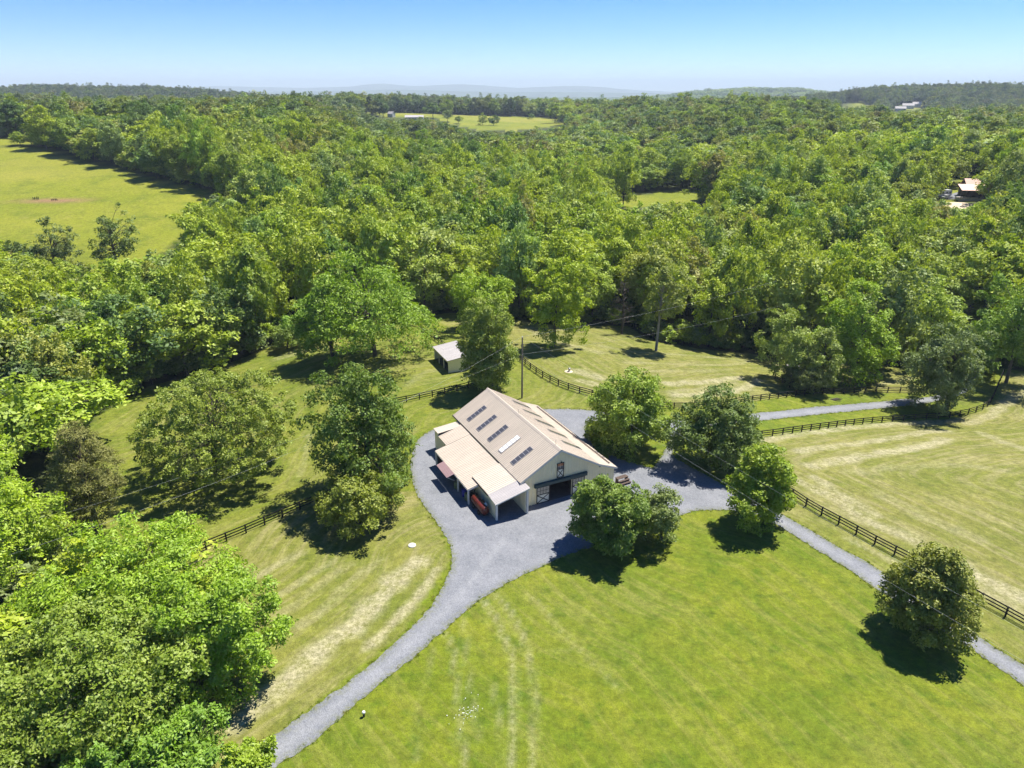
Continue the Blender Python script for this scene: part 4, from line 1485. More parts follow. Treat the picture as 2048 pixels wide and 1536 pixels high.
gable_house('white_barn', at(829, 239.5), R(4), 23, 9, 3.2, 2.2, M['roof_grey'], M['concrete'], 'long low white barn at the edge of the far field', 'barn', 6)
gable_house('white_farmhouse', at(783, 234), R(-30), 8, 6, 4, 2.6, M['roof_grey'], M['concrete'], 'white farmhouse left of the long white barn by the far field', 'house', 3)
for qx_, qy_, w_, h_, lb in ((1800, 222, 20, 5, 'pale house with white roof, lower of three on the far right ridge'),
                             (1815, 217, 22, 6, 'pale house with white roof, middle of three on the far right ridge'),
                             (1832, 214, 16, 6, 'pale house with white roof, uppermost of three on the far right ridge')):
    gable_house('ridge_house', at(qx_, qy_), R(-20), w_, 11, h_, 4, M['rock'], M['concrete'], lb, 'house', 4, -4)

# hay feeders and a cow in the left field
for qx_, qy_, lb in ((72, 399, 'ring of dark feeder posts on bare earth in the left field'), (109, 401, 'low dark hay feeder beside the larger dirt patch in the left field')):
    p = at(qx_, qy_)
    t = tag(empty('hay_feeder', p), lb, 'feeder', 'hay feeders in the field')
    t.scale = (0.7, 0.7, 0.7)
    n = 8
    for k in range(n):
        a = 2 * math.pi * k / n
        MB().tube([(1.5 * math.cos(a), 1.2 * math.sin(a), -0.1), (1.5 * math.cos(a), 1.2 * math.sin(a), 1.5 if qx_ < 100 else 0.9)], 0.10, 6).build('post', M['dark_wood'], t)
    for z in (0.4, 0.8):
        MB().tube([(1.5 * math.cos(2 * math.pi * k / 16), 1.2 * math.sin(2 * math.pi * k / 16), z) for k in range(17)], 0.05, 5).build('hoop', M['dark_wood'], t)

def cow(loc, rz, label):
    """lying cow grown from one skinned skeleton"""
    V = [(0, 0, 0.55), (0.5, 0, 0.62), (0.95, 0, 0.66), (1.25, 0, 0.95), (1.42, 0, 1.15), (1.75, 0, 1.02), (-0.45, 0, 0.55), (-0.85, 0, 0.5),
         (0.85, 0.42, 0.25), (1.25, 0.42, 0.12), (0.85, -0.42, 0.25), (1.25, -0.42, 0.12), (-0.6, 0.5, 0.25), (-0.15, 0.6, 0.12), (-0.6, -0.5, 0.25), (-0.15, -0.6, 0.12),
         (-1.05, 0.05, 0.35), (-1.1, 0.2, 0.1), (1.38, 0.2, 1.2), (1.38, -0.2, 1.2)]
    Ed = [(0, 1), (1, 2), (2, 3), (3, 4), (4, 5), (0, 6), (6, 7), (2, 8), (8, 9), (2, 10), (10, 11), (6, 12), (12, 13), (6, 14), (14, 15), (7, 16), (16, 17), (4, 18), (4, 19)]
    rad = [.5, .48, .42, .22, .17, .11, .48, .36, .14, .07, .14, .07, .2, .08, .2, .08, .04, .03, .05, .05]
    me = bpy.data.meshes.new('cow')
    me.from_pydata(V, Ed, [])
    o = bpy.data.objects.new('cow', me)
    col.objects.link(o)
    o.modifiers.new('skin', 'SKIN')
    for i, r_ in enumerate(rad):
        me.skin_vertices[0].data[i].radius = (r_, r_)
    me.skin_vertices[0].data[0].use_root = True
    s_ = o.modifiers.new('sub', 'SUBSURF')
    s_.levels = s_.render_levels = 1
    me.materials.append(M['cow'])
    o.location = loc
    o.rotation_euler = (0, 0, rz)
    return tag(o, label, 'cow')
cow(at(436, 401), R(160), 'dark brown cow lying at the corner of the left field near the wood')

# ------------------------------------------------------------------ trees
UP = np.array([0.0, 0.0, 1.0])

def nrmz(a):
    return a / (np.linalg.norm(a, axis=-1, keepdims=True) + 1e-9)

def tree_arrays(seed, Rx, Hz, n_puff, puff, leaves, leaf, flat=0.75, lobes=0.22, shell=0.55, low=-0.6, top=1.0, leafw=0.62, droop=0.0, shape='round', shellbias=0.6, updir=0.5, Ry=None):
    """leaf quads of a crown centred on the origin; Rx horizontal radius, Hz vertical half height"""
    rg = np.random.RandomState(seed)
    Ry = Rx if Ry is None else Ry
    d = nrmz(rg.normal(size=(n_puff * 4, 3)))
    d = d[(d[:, 2] > low)][:n_puff]
    n_puff = len(d)
    # lobed envelope
    f = np.ones(n_puff)
    for _ in range(5):
        k = rg.normal(size=3) * 2.6
        f += lobes * 0.6 * np.cos(d @ k + rg.uniform(0, 6.28))
    rad = (shell ** 3 + (1 - shell ** 3) * rg.uniform(size=n_puff)) ** (1 / 3) * np.clip(f, 0.55, 1.35)
    c = d * rad[:, None]
    if shape == 'conic':
        tz = (c[:, 2] + 1) / 2
        s = np.clip(1.25 * (1 - tz) ** 0.75 + 0.08, 0.05, 1.1)
        c[:, :2] *= (s / np.clip(np.sqrt(1 - np.clip(c[:, 2], -0.98, 0.98) ** 2), 0.3, 1))[:, None]
    elif shape == 'spread':
        c[:, 2] = np.where(c[:, 2] < 0, c[:, 2] * 0.7, c[:, 2])
        c[:, 2] -= 0.35 * (c[:, 0] ** 2 + c[:, 1] ** 2)
    elif shape == 'egg':
        s = np.where(c[:, 2] > 0, 1 - 0.35 * c[:, 2], 1 + 0.05 * c[:, 2])
        c[:, :2] *= s[:, None]
    elif shape == 'vase':
        s = np.where(c[:, 2] < 0, 1 + 0.45 * c[:, 2], 1.0)
        c[:, :2] *= s[:, None]
    cen = c * np.array([Rx - puff * 0.45, Ry - puff * 0.45, Hz - puff * 0.3])
    pr = puff * rg.uniform(0.65, 1.3, n_puff)
    w = pr ** 2
    w /= w.sum()
    pid = rg.choice(n_puff, leaves, p=w)
    outw = nrmz(cen / np.array([Rx, Ry, Hz]) + 1e-6)[pid]
    per = 9
    ns = leaves // per
    leaves = ns * per
    sp_pid = pid[:ns]
    dl = nrmz(rg.normal(size=(ns, 3)) + shellbias * outw[:ns] + np.array([0, 0, updir]))
    rl_ = (rg.uniform(size=ns) ** 0.4)
    off = dl * (rl_ * pr[sp_pid])[:, None]
    off[:, 2] *= flat
    spos = cen[sp_pid] + off
    nf = int(ns * 0.12)
    dv = nrmz(rg.normal(size=(nf, 3))) * (rg.uniform(size=(nf, 1)) ** 0.4) * 0.70
    dv[:, 2] = np.maximum(dv[:, 2], low * 0.75)
    spos[:nf] = dv * np.array([Rx, Ry, Hz])
    spos[:, 2] -= droop * rl_ * pr[sp_pid]
    # each spray is a small tilted rosette of leaves
    snr = nrmz(dl * 0.75 + np.array([0, 0, 0.40]) + rg.normal(size=(ns, 3)) * 0.38)
    st_ = nrmz(np.cross(snr, rg.normal(size=(ns, 3))))
    sb_ = np.cross(snr, st_)
    ang = rg.uniform(0, 6.283, (ns, per))
    rho = (rg.uniform(size=(ns, per)) ** 0.5) * leaf * 1.55
    lp = (spos[:, None] + st_[:, None] * (np.cos(ang) * rho)[..., None] + sb_[:, None] * (np.sin(ang) * rho)[..., None]
          - snr[:, None] * (0.22 * rho ** 2 / leaf)[..., None] + rg.normal(size=(ns, per, 3)) * leaf * 0.16)
    pos = lp.reshape(-1, 3)
    nr = nrmz(np.repeat(snr, per, 0) + rg.normal(size=(leaves, 3)) * 0.30)
    tg = nrmz(np.cross(nr, rg.normal(size=(leaves, 3))))
    bt = np.cross(nr, tg)
    L = leaf * rg.uniform(0.6, 1.35, leaves)[:, None]
    L[:nf * per] *= 1.3
    v = np.empty((leaves, 4, 3))
    v[:, 0] = pos - tg * L * 0.5
    v[:, 1] = pos + bt * L * leafw * 0.5 - nr * L * 0.08
    v[:, 2] = pos + tg * L * 0.5
    v[:, 3] = pos - bt * L * leafw * 0.5 - nr * L * 0.08
    return v.reshape(-1, 3), np.arange(leaves * 4).reshape(-1, 4), cen, pr

def limb_mesh(name, seed, H0, zc, cen, trunk_r, n_limbs, fork=0.35, mat=None, twigs=0, lean=(0, 0), stems=1):
    """trunk with limbs that reach into the leaf clumps; crown centre height zc, H0 top of trunk"""
    rn = random.Random(seed)
    mb = MB()
    order = sorted(range(len(cen)), key=lambda i: rn.random())
    chosen = order[:n_limbs]
    for s in range(stems):
        a0 = rn.uniform(0, 6.28)
        dx, dy = ((0.18 * trunk_r * 10) * math.cos(a0), (0.18 * trunk_r * 10) * math.sin(a0)) if stems > 1 else (0, 0)
        r0 = trunk_r / math.sqrt(stems)
        mid = Vector((dx * 0.4 + lean[0] * 0.4 + rn.uniform(-.1, .1), dy * 0.4 + lean[1] * 0.4 + rn.uniform(-.1, .1), H0 * 0.5))
        topp = Vector((dx * 1.8 + lean[0] + rn.uniform(-.3, .3), dy * 1.8 + lean[1] + rn.uniform(-.3, .3), H0))
        base = Vector((dx * 0.15, dy * 0.15, -0.5))
        mb.tube([base, Vector((dx * 0.2, dy * 0.2, 0.25)), mid, topp], [r0 * 1.5, r0 * 1.1, r0 * 0.8, r0 * 0.3], 9)
        for j, i in enumerate(chosen):
            if j % stems != s:
                continue
            c = Vector(cen[i]) + Vector((0, 0, zc))
            f = fork + (0.92 - fork) * min(1, max(0, (c.z / max(H0, 0.1) - 0.2))) * rn.uniform(0.6, 1.0)
            f = min(f, 0.95)
            st = mid.lerp(topp, (f - 0.5) / 0.5) if f > 0.5 else base.lerp(mid, f / 0.5)
            hd_ = c - st
            m1 = st + hd_ * 0.35 + Vector((0, 0, 0.10 * hd_.length))
            m2 = st + hd_ * 0.7 + Vector((rn.uniform(-.2, .2), rn.uniform(-.2, .2), 0.08 * hd_.length))
            rb = r0 * rn.uniform(0.18, 0.34)
            mb.tube([st, m1, m2, c], [rb, rb * 0.7, rb * 0.42, rb * 0.12], 6, cap=False)
            for _ in range(twigs):
                e = m2 + Vector((rn.gauss(0, 1), rn.gauss(0, 1), rn.gauss(0.3, 0.8))) * (0.22 * hd_.length)
                mb.tube([m2, (m2 + e) / 2 + Vector((0, 0, 0.1)), e], [rb * 0.35, rb * 0.2, rb * 0.08], 4, cap=False)
    return mb.mesh(name)

def solve_crown(base, bbox):
    """crown centre height, horizontal radius and vertical half height from the crown's box in the photograph"""
    x0, y0, x1, y1 = bbox
    cy_ = (y0 + y1) / 2
    cx_ = (x0 + x1) / 2
    lo, hi = 0.0, 40.0
    for _ in range(40):
        m = (lo + hi) / 2
        if proj(base.x, base.y, base.z + m)[1] > cy_:
            lo = m
        else:
            hi = m
    zc = lo
    px_, py_, fw = proj(base.x, base.y, base.z + zc)
    s = FPX / fw
    Rx = (x1 - x0) / 2 / s
    dep = math.atan2(CAM_H - base.z - zc, base.y)
    hh = (y1 - y0) / 2 / s
    q = hh * hh - (Rx * math.sin(dep)) ** 2
    Hz = 0.97 * math.sqrt(max(q, (0.35 * Rx) ** 2)) / math.cos(dep)
    Rx *= 0.95
    dx = (cx_ - px_) / s
    return zc, Rx, Hz, dx, s

LEAF_GAIN = 2.0

def hero(name, bpx, bbox, colr, label, seed, cat='tree', group=None, n_puff=110, puff=None, leaves=15000, leaf=None, mat='leaf', bark='bark',
         limbs=26, trunk=None, stems=1, fork=0.35, twigs=2, bushy=True, **kw):
    if bushy:   # the lowest visible leaves overhang the near side, the stem stands further back
        dep_ = math.atan2(CAM_H, at(*bpx).y)
        bpx = (bpx[0], bbox[3] - 0.42 * (bbox[2] - bbox[0]) / 2 * math.sin(dep_))
    base = at(*bpx)
    zc, Rx, Hz, dx, s = solve_crown(base, bbox)
    zc = max(zc, Hz * 0.72)
    puff = Rx * 0.21 if puff is None else puff
    leaf = (max(0.20, 3.6 / s) if leaf is None else leaf) * 1.24
    leaves = int(leaves * 1.38)
    v, f, cen, pr = tree_arrays(seed, Rx, Hz, n_puff, puff, leaves, leaf, **kw)
    off = np.array([dx, 0, zc])
    keepz = v.reshape(-1, 4, 3)[:, :, 2].min(1) + zc > 0.25
    f = f[keepz] if keepz.any() else f
    v = v + off
    v = v.reshape(-1, 4, 3)[keepz].reshape(-1, 3)
    f = np.arange(len(v)).reshape(-1, 4)
    root = tag(empty(name, base), label, cat, group)
    cr = link_mesh('crown', np_mesh('crown', v, f), M[mat], root)
    cr.color = (*[c_ * LEAF_GAIN for c_ in colr], 1)
    trunk = (0.032 * Hz + 0.014 * Rx) if trunk is None else trunk * 0.8
    tm = limb_mesh('trunk', seed, zc + Hz * 0.55, zc, cen + np.array([dx, 0, 0]), trunk, limbs, fork, twigs=twigs, lean=(dx * 0.6, 0), stems=stems)
    link_mesh('trunk', tm, M[bark], root)
    return root

YG = (0.155, 0.215, 0.012)     # bright yellow green
MG = (0.098, 0.165, 0.016)     # mid green
DG = (0.076, 0.116, 0.014)     # dark green
OL = (0.135, 0.160, 0.026)     # olive
GG = (0.105, 0.140, 0.038)     # grey green
BR = (0.125, 0.115, 0.040)     # brownish

G_L = 'specimen trees on the lawns'
hero('spreading_tree', (432, 978), (268, 722, 604, 985), (0.126, 0.160, 0.020), 'wide spreading olive tree with open crown on the back lawn, left of the dark oak', 11, group=G_L,
     n_puff=300, puff=0.95, leaves=34000, leaf=0.25, shell=0.6, shape='round', lobes=0.12, limbs=60, stems=3, fork=0.25, twigs=3, low=-0.75, flat=0.6)
hero('dark_oak', (742, 1000), (612, 716, 850, 1006), DG, 'tall dark green tree between the left lawn and the barn', 12, group=G_L,
     n_puff=170, leaves=26000, leaf=0.27, shape='egg', lobes=0.25, low=-0.9)
hero('small_round_tree', (716, 1055), (620, 930, 806, 1070), (0.126, 0.150, 0.018), 'small low olive yellow tree in front of the tall dark tree', 13, group=G_L,
     n_puff=110, leaves=14000, leaf=0.25, lobes=0.18, low=-0.8, flat=0.6)
hero('cedar_tree', (196, 1060), (92, 836, 242, 1062), (0.112, 0.114, 0.034), 'brownish olive cedar standing alone at the left edge of the back lawn', 14, group=G_L,
     bushy=False, n_puff=240, puff=0.75, leaves=22000, leaf=0.22, mat='needle', shape='egg', flat=0.45, lobes=0.15, low=-0.95, limbs=70, leafw=0.35)
hero('oval_linden', (983, 790), (907, 598, 1043, 792), (0.120, 0.155, 0.020), 'dense oval green tree right behind the barn roof, beside the utility pole', 15, group=G_L,
     n_puff=190, leaves=22000, leaf=0.27, shape='egg', lobes=0.12, low=-0.97)
hero('golden_walnut', (1108, 692), (1055, 502, 1187, 692), (0.175, 0.225, 0.010), 'bright yellow green tree with bare lower trunk standing in the mown meadow', 16, group=G_L,
     bushy=False, n_puff=120, leaves=14000, leaf=0.34, lobes=0.3, low=-0.75, limbs=30, trunk=0.4)
hero('spreading_walnut', (750, 712), (585, 515, 860, 712), (0.118, 0.182, 0.012), 'great spreading bright green walnut with dark trunk left of the run-in shed', 17, group=G_L,
     bushy=False, n_puff=200, leaves=22000, leaf=0.36, shape='spread', lobes=0.3, limbs=50, trunk=0.55, low=-0.6, flat=0.6)
hero('spreading_walnut', (668, 735), (566, 560, 706, 735), (0.110, 0.180, 0.016), 'smaller green walnut leaning against the left side of the great walnut', 18, group=G_L,
     n_puff=110, leaves=12000, leaf=0.34, lobes=0.3, low=-0.8, flat=0.6)
hero('young_tree', (575, 698), (540, 640, 625, 702), (0.120, 0.165, 0.030), 'small young tree at the edge of the wood left of the walnuts', 19, group=G_L,
     n_puff=60, leaves=5000, leaf=0.3, lobes=0.2)
hero('golden_walnut', (962, 668), (898, 532, 1030, 668), (0.150, 0.215, 0.012), 'bright green tree just behind the oval tree and the run-in shed', 20, group=G_L,
     n_puff=120, leaves=13000, leaf=0.34, lobes=0.3, low=-0.8)
hero('round_ash', (1262, 905), (1172, 735, 1345, 912), (0.130, 0.180, 0.018), 'round mid green tree on the grass island right of the barn', 21, group=G_L,
     n_puff=190, leaves=24000, leaf=0.27, lobes=0.16, low=-0.85, limbs=40)
hero('dark_maple', (1440, 940), (1346, 785, 1528, 948), (0.080, 0.114, 0.022), 'dark round maple beside the junction of the drives', 22, group=G_L,
     n_puff=150, leaves=24000, leaf=0.26, lobes=0.2, low=-0.9)
hero('gold_green_maple', (1532, 1052), (1450, 882, 1600, 1062), (0.125, 0.172, 0.010), 'upright yellow green tree where the right drive leaves the gravel yard', 23, group=G_L,
     n_puff=130, leaves=19000, leaf=0.25, lobes=0.25, low=-0.85, shape='egg', puff=1.05)
hero('dark_maple', (1226, 1108), (1146, 946, 1308, 1116), (0.086, 0.128, 0.016), 'dense dark green maple in front of the barn doors', 24, group=G_L,
     n_puff=150, leaves=26000, leaf=0.26, lobes=0.16, low=-0.92)
hero('grey_olive_bush', (1322, 1085), (1266, 966, 1369, 1092), (0.110, 0.140, 0.038), 'thin grey green small tree touching the right side of the dense maple', 25, group=G_L,
     n_puff=130, leaves=9000, leaf=0.2, lobes=0.2, low=-0.9, puff=0.55, stems=3)
hero('speckled_crab_apple', (1862, 1290), (1776, 1080, 1962, 1292), (0.125, 0.140, 0.022), 'broad green tree flecked with yellow beside the right drive at the lower right', 26, group=G_L,
     n_puff=200, leaves=28000, leaf=0.21, lobes=0.14, low=-0.92, shape='egg', puff=0.85)
hero('grey_oak', (1892, 828), (1812, 640, 1962, 830), (0.088, 0.118, 0.034), 'grey green oak between the far drive and the right paddock fence', 27, group=G_L,
     n_puff=150, leaves=20000, leaf=0.30, lobes=0.25, low=-0.9)
hero('pale_locust', (1585, 775), (1520, 620, 1650, 775), (0.140, 0.180, 0.030), 'pale open green tree shading the small shed at the meadow corner', 28, group=G_L,
     n_puff=120, leaves=11000, leaf=0.30, lobes=0.25, low=-0.7, stems=2)
hero('pale_locust', (1642, 782), (1590, 640, 1692, 786), (0.120, 0.155, 0.030), 'pale tree hard against the meadow fence, right of the small shed', 29, group=G_L,
     n_puff=120, leaves=10000, leaf=0.28, lobes=0.22, low=-0.9)
hero('cedar_bush', (1612, 786), (1565, 722, 1665, 790), (0.085, 0.105, 0.032), 'grey green cedar bush at the fence corner below the pale trees', 30, group=G_L,
     n_puff=90, leaves=7000, leaf=0.22, mat='needle', lobes=0.15, low=-0.9)
hero('golden_walnut', (1712, 768), (1632, 575, 1782, 768), (0.135, 0.200, 0.010), 'tall bright green tree behind the far meadow fence', 31, group=G_L,
     n_puff=140, leaves=15000, leaf=0.36, lobes=0.3, low=-0.85)
hero('pale_sycamore', (1312, 702), (1283, 500, 1378, 690), (0.135, 0.160, 0.030), 'tall thin pale tree with a bare grey trunk at the back of the meadow', 32, group=G_L, bark='palebark',
     bushy=False, n_puff=90, leaves=6500, leaf=0.32, lobes=0.3, low=-0.5, limbs=30, trunk=0.36, shape='vase')
hero('edge_tree', (2012, 765), (1945, 560, 2110, 765), (0.105, 0.165, 0.016), 'tall green tree with dark trunk at the right edge above the paddock', 33, group=G_L,
     bushy=False, n_puff=120, leaves=12000, leaf=0.36, lobes=0.3, low=-0.6, trunk=0.4)
hero('edge_tree', (1972, 745), (1920, 650, 2000, 750), (0.095, 0.150, 0.016), 'smaller green tree behind the grey oak near the grey lane', 34, group=G_L,
     n_puff=80, leaves=7000, leaf=0.34, lobes=0.3, low=-0.8)
# foreground group, lower left
G_F = 'foreground trees at the lower left'
hero('foreground_walnut', (45, 1235), (-150, 885, 138, 1235), YG, 'bright yellow green walnut at the left edge of the picture below the cedar', 41, group=G_F,
     n_puff=170, leaves=26000, leaf=0.30, lobes=0.3, low=-0.9, flat=0.6, leafw=0.45)
hero('foreground_walnut', (285, 1320), (70, 1040, 452, 1330), (0.135, 0.205, 0.012), 'broad bright green walnut nearest the left board fence', 42, group=G_F,
     n_puff=230, leaves=38000, leaf=0.28, lobes=0.3, low=-0.85, flat=0.6, leafw=0.45)
hero('foreground_walnut', (432, 1395), (322, 1150, 546, 1400), (0.125, 0.195, 0.012), 'bright green walnut whose branches reach out over the left lawn', 43, group=G_F,
     n_puff=130, leaves=22000, leaf=0.27, lobes=0.38, low=-0.8, flat=0.6, leafw=0.45)
hero('foreground_maple', (185, 1490), (-10, 1175, 402, 1500), (0.116, 0.160, 0.018), 'large olive green maple in the middle of the foreground trees', 44, group=G_F,
     n_puff=260, leaves=40000, leaf=0.24, lobes=0.22, low=-0.85, flat=0.6)
hero('foreground_maple', (25, 1600), (-120, 1385, 120, 1610), (0.116, 0.158, 0.018), 'olive green maple in the lower left corner', 45, group=G_F,
     n_puff=150, leaves=24000, leaf=0.22, lobes=0.2, low=-0.85)
hero('foreground_sapling', (330, 1590), (235, 1410, 455, 1600), (0.105, 0.175, 0.016), 'leafy green tree at the bottom edge left of the drive', 46, group=G_F,
     n_puff=130, leaves=22000, leaf=0.22, lobes=0.25, low=-0.85)
hero('foreground_sapling', (490, 1600), (432, 1482, 546, 1600), (0.145, 0.200, 0.014), 'small bright sapling at the bottom edge against the gravel drive', 47, group=G_F,
     n_puff=60, leaves=8000, leaf=0.22, lobes=0.25, low=-0.9)
hero('foreground_sapling', (180, 1640), (100, 1470, 270, 1640), (0.085, 0.150, 0.016), 'dark green tree at the bottom edge between the two olive maples', 48, group=G_F,
     n_puff=90, leaves=14000, leaf=0.22, lobes=0.25, low=-0.9)
# loose trees at the near edge of the left field
G_E = 'loose trees at the foot of the left field'
hero('open_crowned_tree', (236, 556), (182, 415, 280, 545), (0.088, 0.120, 0.026), 'tall loose dark tree standing in front of the left field', 51, group=G_E,
     bushy=False, n_puff=90, leaves=4200, leaf=0.42, lobes=0.4, low=-0.8, limbs=45, twigs=3, shape='egg', puff=1.1)
hero('open_crowned_tree', (112, 560), (68, 452, 162, 548), (0.085, 0.112, 0.030), 'thin dark tree against the left field, left of the taller one', 52, group=G_E,
     bushy=False, n_puff=90, leaves=3600, leaf=0.40, lobes=0.35, low=-0.6, limbs=45, twigs=3, puff=0.9)
hero('open_crowned_tree', (40, 590), (0, 475, 85, 575), (0.062, 0.092, 0.020), 'dark tree at the far left edge below the left field', 53, group=G_E,
     n_puff=80, leaves=5000, leaf=0.45, lobes=0.3, low=-0.8)
# bushes on the right wall of the barn
G_B = 'bushes beside the barn'
hero('wall_bush', (1186, 884), (1166, 848, 1204, 884), (0.120, 0.165, 0.020), 'small green bush at the middle of the barn right wall', 61, 'bush', G_B, n_puff=40, leaves=2500, leaf=0.16, low=-0.9, limbs=12)
hero('wall_bush', (1214, 918), (1190, 884, 1228, 918), (0.125, 0.160, 0.020), 'small green bush near the front end of the barn right wall', 62, 'bush', G_B, n_puff=40, leaves=2500, leaf=0.16, low=-0.9, limbs=12)
# bare dead tree
p = at(1243, 668)
t = tag(empty('dead_tree', p), 'bare brown dead tree at the edge of the wood behind the meadow', 'tree')
rn = random.Random(77)
mb = MB()
mb.tube([(0, 0, -0.5), (0.2, 0, 5), (-0.2, 0.2, 10), (0.1, 0, 13)], [0.34, 0.26, 0.16, 0.04], 8)
mb.build('trunk', M['bark'], t)
mb = MB()
for k in range(46):
    z = rn.uniform(2.5, 12.5)
    a = rn.uniform(0, 6.28)
    L = (14 - z) * 0.26 + rn.uniform(0.3, 0.9)
    e = Vector((math.cos(a) * L, math.sin(a) * L, z + rn.uniform(0.2, 1.4)))
    s0 = Vector((0, 0, z))
    mb.tube([s0, (s0 + e) / 2 + Vector((0, 0, 0.2)), e], [0.06, 0.04, 0.012], 5, cap=False)
    for _ in range(3):
        q = s0.lerp(e, rn.uniform(0.4, 0.9))
        mb.tube([q, q + Vector((rn.gauss(0, .5), rn.gauss(0, .5), rn.uniform(0, .7)))], [0.025, 0.008], 4, cap=False)
mb.build('branches', M['bark'], t)

# ------------------------------------------------------------------ the woods
def variants(prefix, n, seed0, leaves, leaf, n_puff, puff, cname):
    out = []
    shapes = ['round', 'egg', 'round', 'vase', 'egg', 'spread', 'round', 'egg']
    for k in range(n):
        rg = random.Random(seed0 + k)
        Rx = rg.uniform(5.4, 6.6)
        Hz = (7.4, 6.2, 7.0, 6.6, 7.6, 5.6, 6.8, 7.2)[k % 8]
        dens = (1.0, 1.0, 0.75, 1.1, 0.6, 1.0, 0.9, 1.15, 0.5, 1.0, 0.8, 1.1)[k % 12]
        zc = 16.0 - Hz
        v, f, cen, pr = tree_arrays(seed0 + k, Rx, Hz, int(n_puff * rg.uniform(0.6, 1.2)), puff * rg.uniform(0.75, 1.25), int(leaves * dens), leaf, lobes=rg.uniform(0.2, 0.5), low=-0.85, flat=0.7,
                                    shape=shapes[k % len(shapes)], shell=0.6)
        v = v + np.array([0, 0, zc])
        crown_me = np_mesh(prefix + 'crown', v, f)
        crown_me.materials.append(M['leaf'])
        trunk_me = limb_mesh(prefix + 'trunk', seed0 + k, zc + Hz * 0.5, zc, cen, 0.22, 16, 0.4, twigs=1)
        trunk_me.materials.append(M['bark'])
        out.append((crown_me, trunk_me))
    return out

VAR_A = variants('wood_', 12, 100, 7600, 0.60, 105, 1.3, 'near')
VAR_B = variants('far_', 6, 200, 2300, 1.0, 46, 2.0, 'far')
VAR_C = []
for k in range(4):
    v, f, cen, pr = tree_arrays(300 + k, 20, 9, 60, 5.0, 1300, 3.2, lobes=0.35, low=-0.2, flat=0.8)
    v = v + np.array([0, 0, 9.0])
    me = np_mesh('clump', v, f)
    me.materials.append(M['leaf'])
    VAR_C.append((me, None))

rg = np.random.RandomState(21)
def jitter_grid(x0, x1, y0, y1, sp):
    xs, ys = np.meshgrid(np.arange(x0, x1, float(sp)), np.arange(y0, y1, sp * 0.87))
    xs[1::2] += sp / 2
    xs = xs + rg.uniform(-.36, .36, xs.shape) * sp
    ys = ys + rg.uniform(-.36, .36, ys.shape) * sp
    return xs.ravel(), ys.ravel()

zones = [(60, 380, 9.2, -360, 380), (380, 900, 12.0, -820, 840), (900, 2600, 14.0, -2300, 2350)]
TX, TY, TZONE = [], [], []
for zi, (r0, r1, sp, xa, xb) in enumerate(zones):
    x, y = jitter_grid(xa, xb, 50 if zi == 0 else r0 * 0.7, r1, sp)
    r = np.hypot(x, y)
    k = (r >= r0) & (r < r1) & (y > 40)
    TX.append(x[k]); TY.append(y[k]); TZONE.append(np.full(k.sum(), zi))
TX, TY, TZONE = np.concatenate(TX), np.concatenate(TY), np.concatenate(TZONE)
TZ = terrain(TX, TY)
tpx, tpy, tfw = proj(TX, TY, TZ)
k = (tpx > -420) & (tpx < 2480)
# world outlines of the open ground
OPEN_W = [dense_world(q) for q in (MAIN_OPEN, LEFT_FIELD, CLEARING, HOUSE_OPEN, FAR_FIELD, RIDGE_CLEAR, RIDGE_HOUSES, FIELD_BACK)]
for q in OPEN_W:
    k &= ~inpoly(TX, TY, q)
# behind the crest the photograph cannot see far wood floors, keep a plausible mix of fields there
fn = np.sin(TX * 0.0045 + 1.2 * np.sin(TY * 0.0031)) + np.sin(TY * 0.0057 + 0.9 * np.sin(TX * 0.0038 + 1))
k &= ~((TZONE == 2) & (TY > 1420) & (np.abs(TX) < 0.28 * TY) & (fn > 0.75))
TX, TY, TZ, TZONE, tpx, tpy, tfw = (a[k] for a in (TX, TY, TZ, TZONE, tpx, tpy, tfw))
n = len(TX)
hgt = rg.uniform(14.0, 24.5, n) * np.where(TZONE == 1, 0.84, 1.0) * np.where(TZONE == 2, 1.12, 1.0)
rad = rg.uniform(4.6, 8.6, n) * np.where(TZONE == 0, 0.98, np.where(TZONE == 1, 1.22, 1.5))
# the valley below the left field and the foreground thicket are lower
valley = (tpx < 360) & (tpy > 500) & (TZONE == 0)
hgt[valley] *= 0.78
hgt[(tpy > 1060) & (tpx < 320)] *= 0.5
LAWN_SEEN = [(82, 830), (250, 770), (620, 690), (620, 1000), (395, 1106), (330, 1130), (180, 1080), (86, 1060)]
SEEN = [(FIELD_SEEN, 330), (CLEARING, 372), (HOUSE_OPEN, 350), (FAR_FIELD, 1000), (LAWN_SEEN, 100), (RIDGE_CLEAR, 2000), (RIDGE_HOUSES, 1900), (FIELD_BACK, 460)]
alive = np.ones(n, bool)
dist = np.hypot(TX, TY)
for poly, dmax in SEEN:
    cand = np.nonzero((dist < dmax))[0]
    good = np.zeros(len(cand), bool)
    sc = np.ones(len(cand))
    for f in (1.0, 0.85, 0.7, 0.55, 0.42):
        bad = np.zeros(len(cand), bool)
        for (fx, fz) in [(a_, b_) for a_ in (-0.95, -0.6, -0.2, 0.2, 0.6, 0.95) for b_ in (0.3, 0.42, 0.54, 0.66, 0.78, 0.9, 1.0) if not (abs(a_) > 0.7 and b_ > 0.8)]:
            ax_, ay_, _ = proj(TX[cand] + fx * rad[cand], TY[cand], TZ[cand] + fz * hgt[cand] * f)
            bad |= inpoly(ax_, ay_, poly)
        new = ~bad & ~good
        sc[new] = f
        good |= new
    hgt[cand] *= sc
    rad[cand] *= np.clip(sc * 1.1, 0.5, 1.0)
    alive[cand[~good]] = False
TX, TY, TZ, TZONE, tpx, tpy, tfw, hgt, rad, dist = (a[alive] for a in (TX, TY, TZ, TZONE, tpx, tpy, tfw, hgt, rad, dist))
n = len(TX)
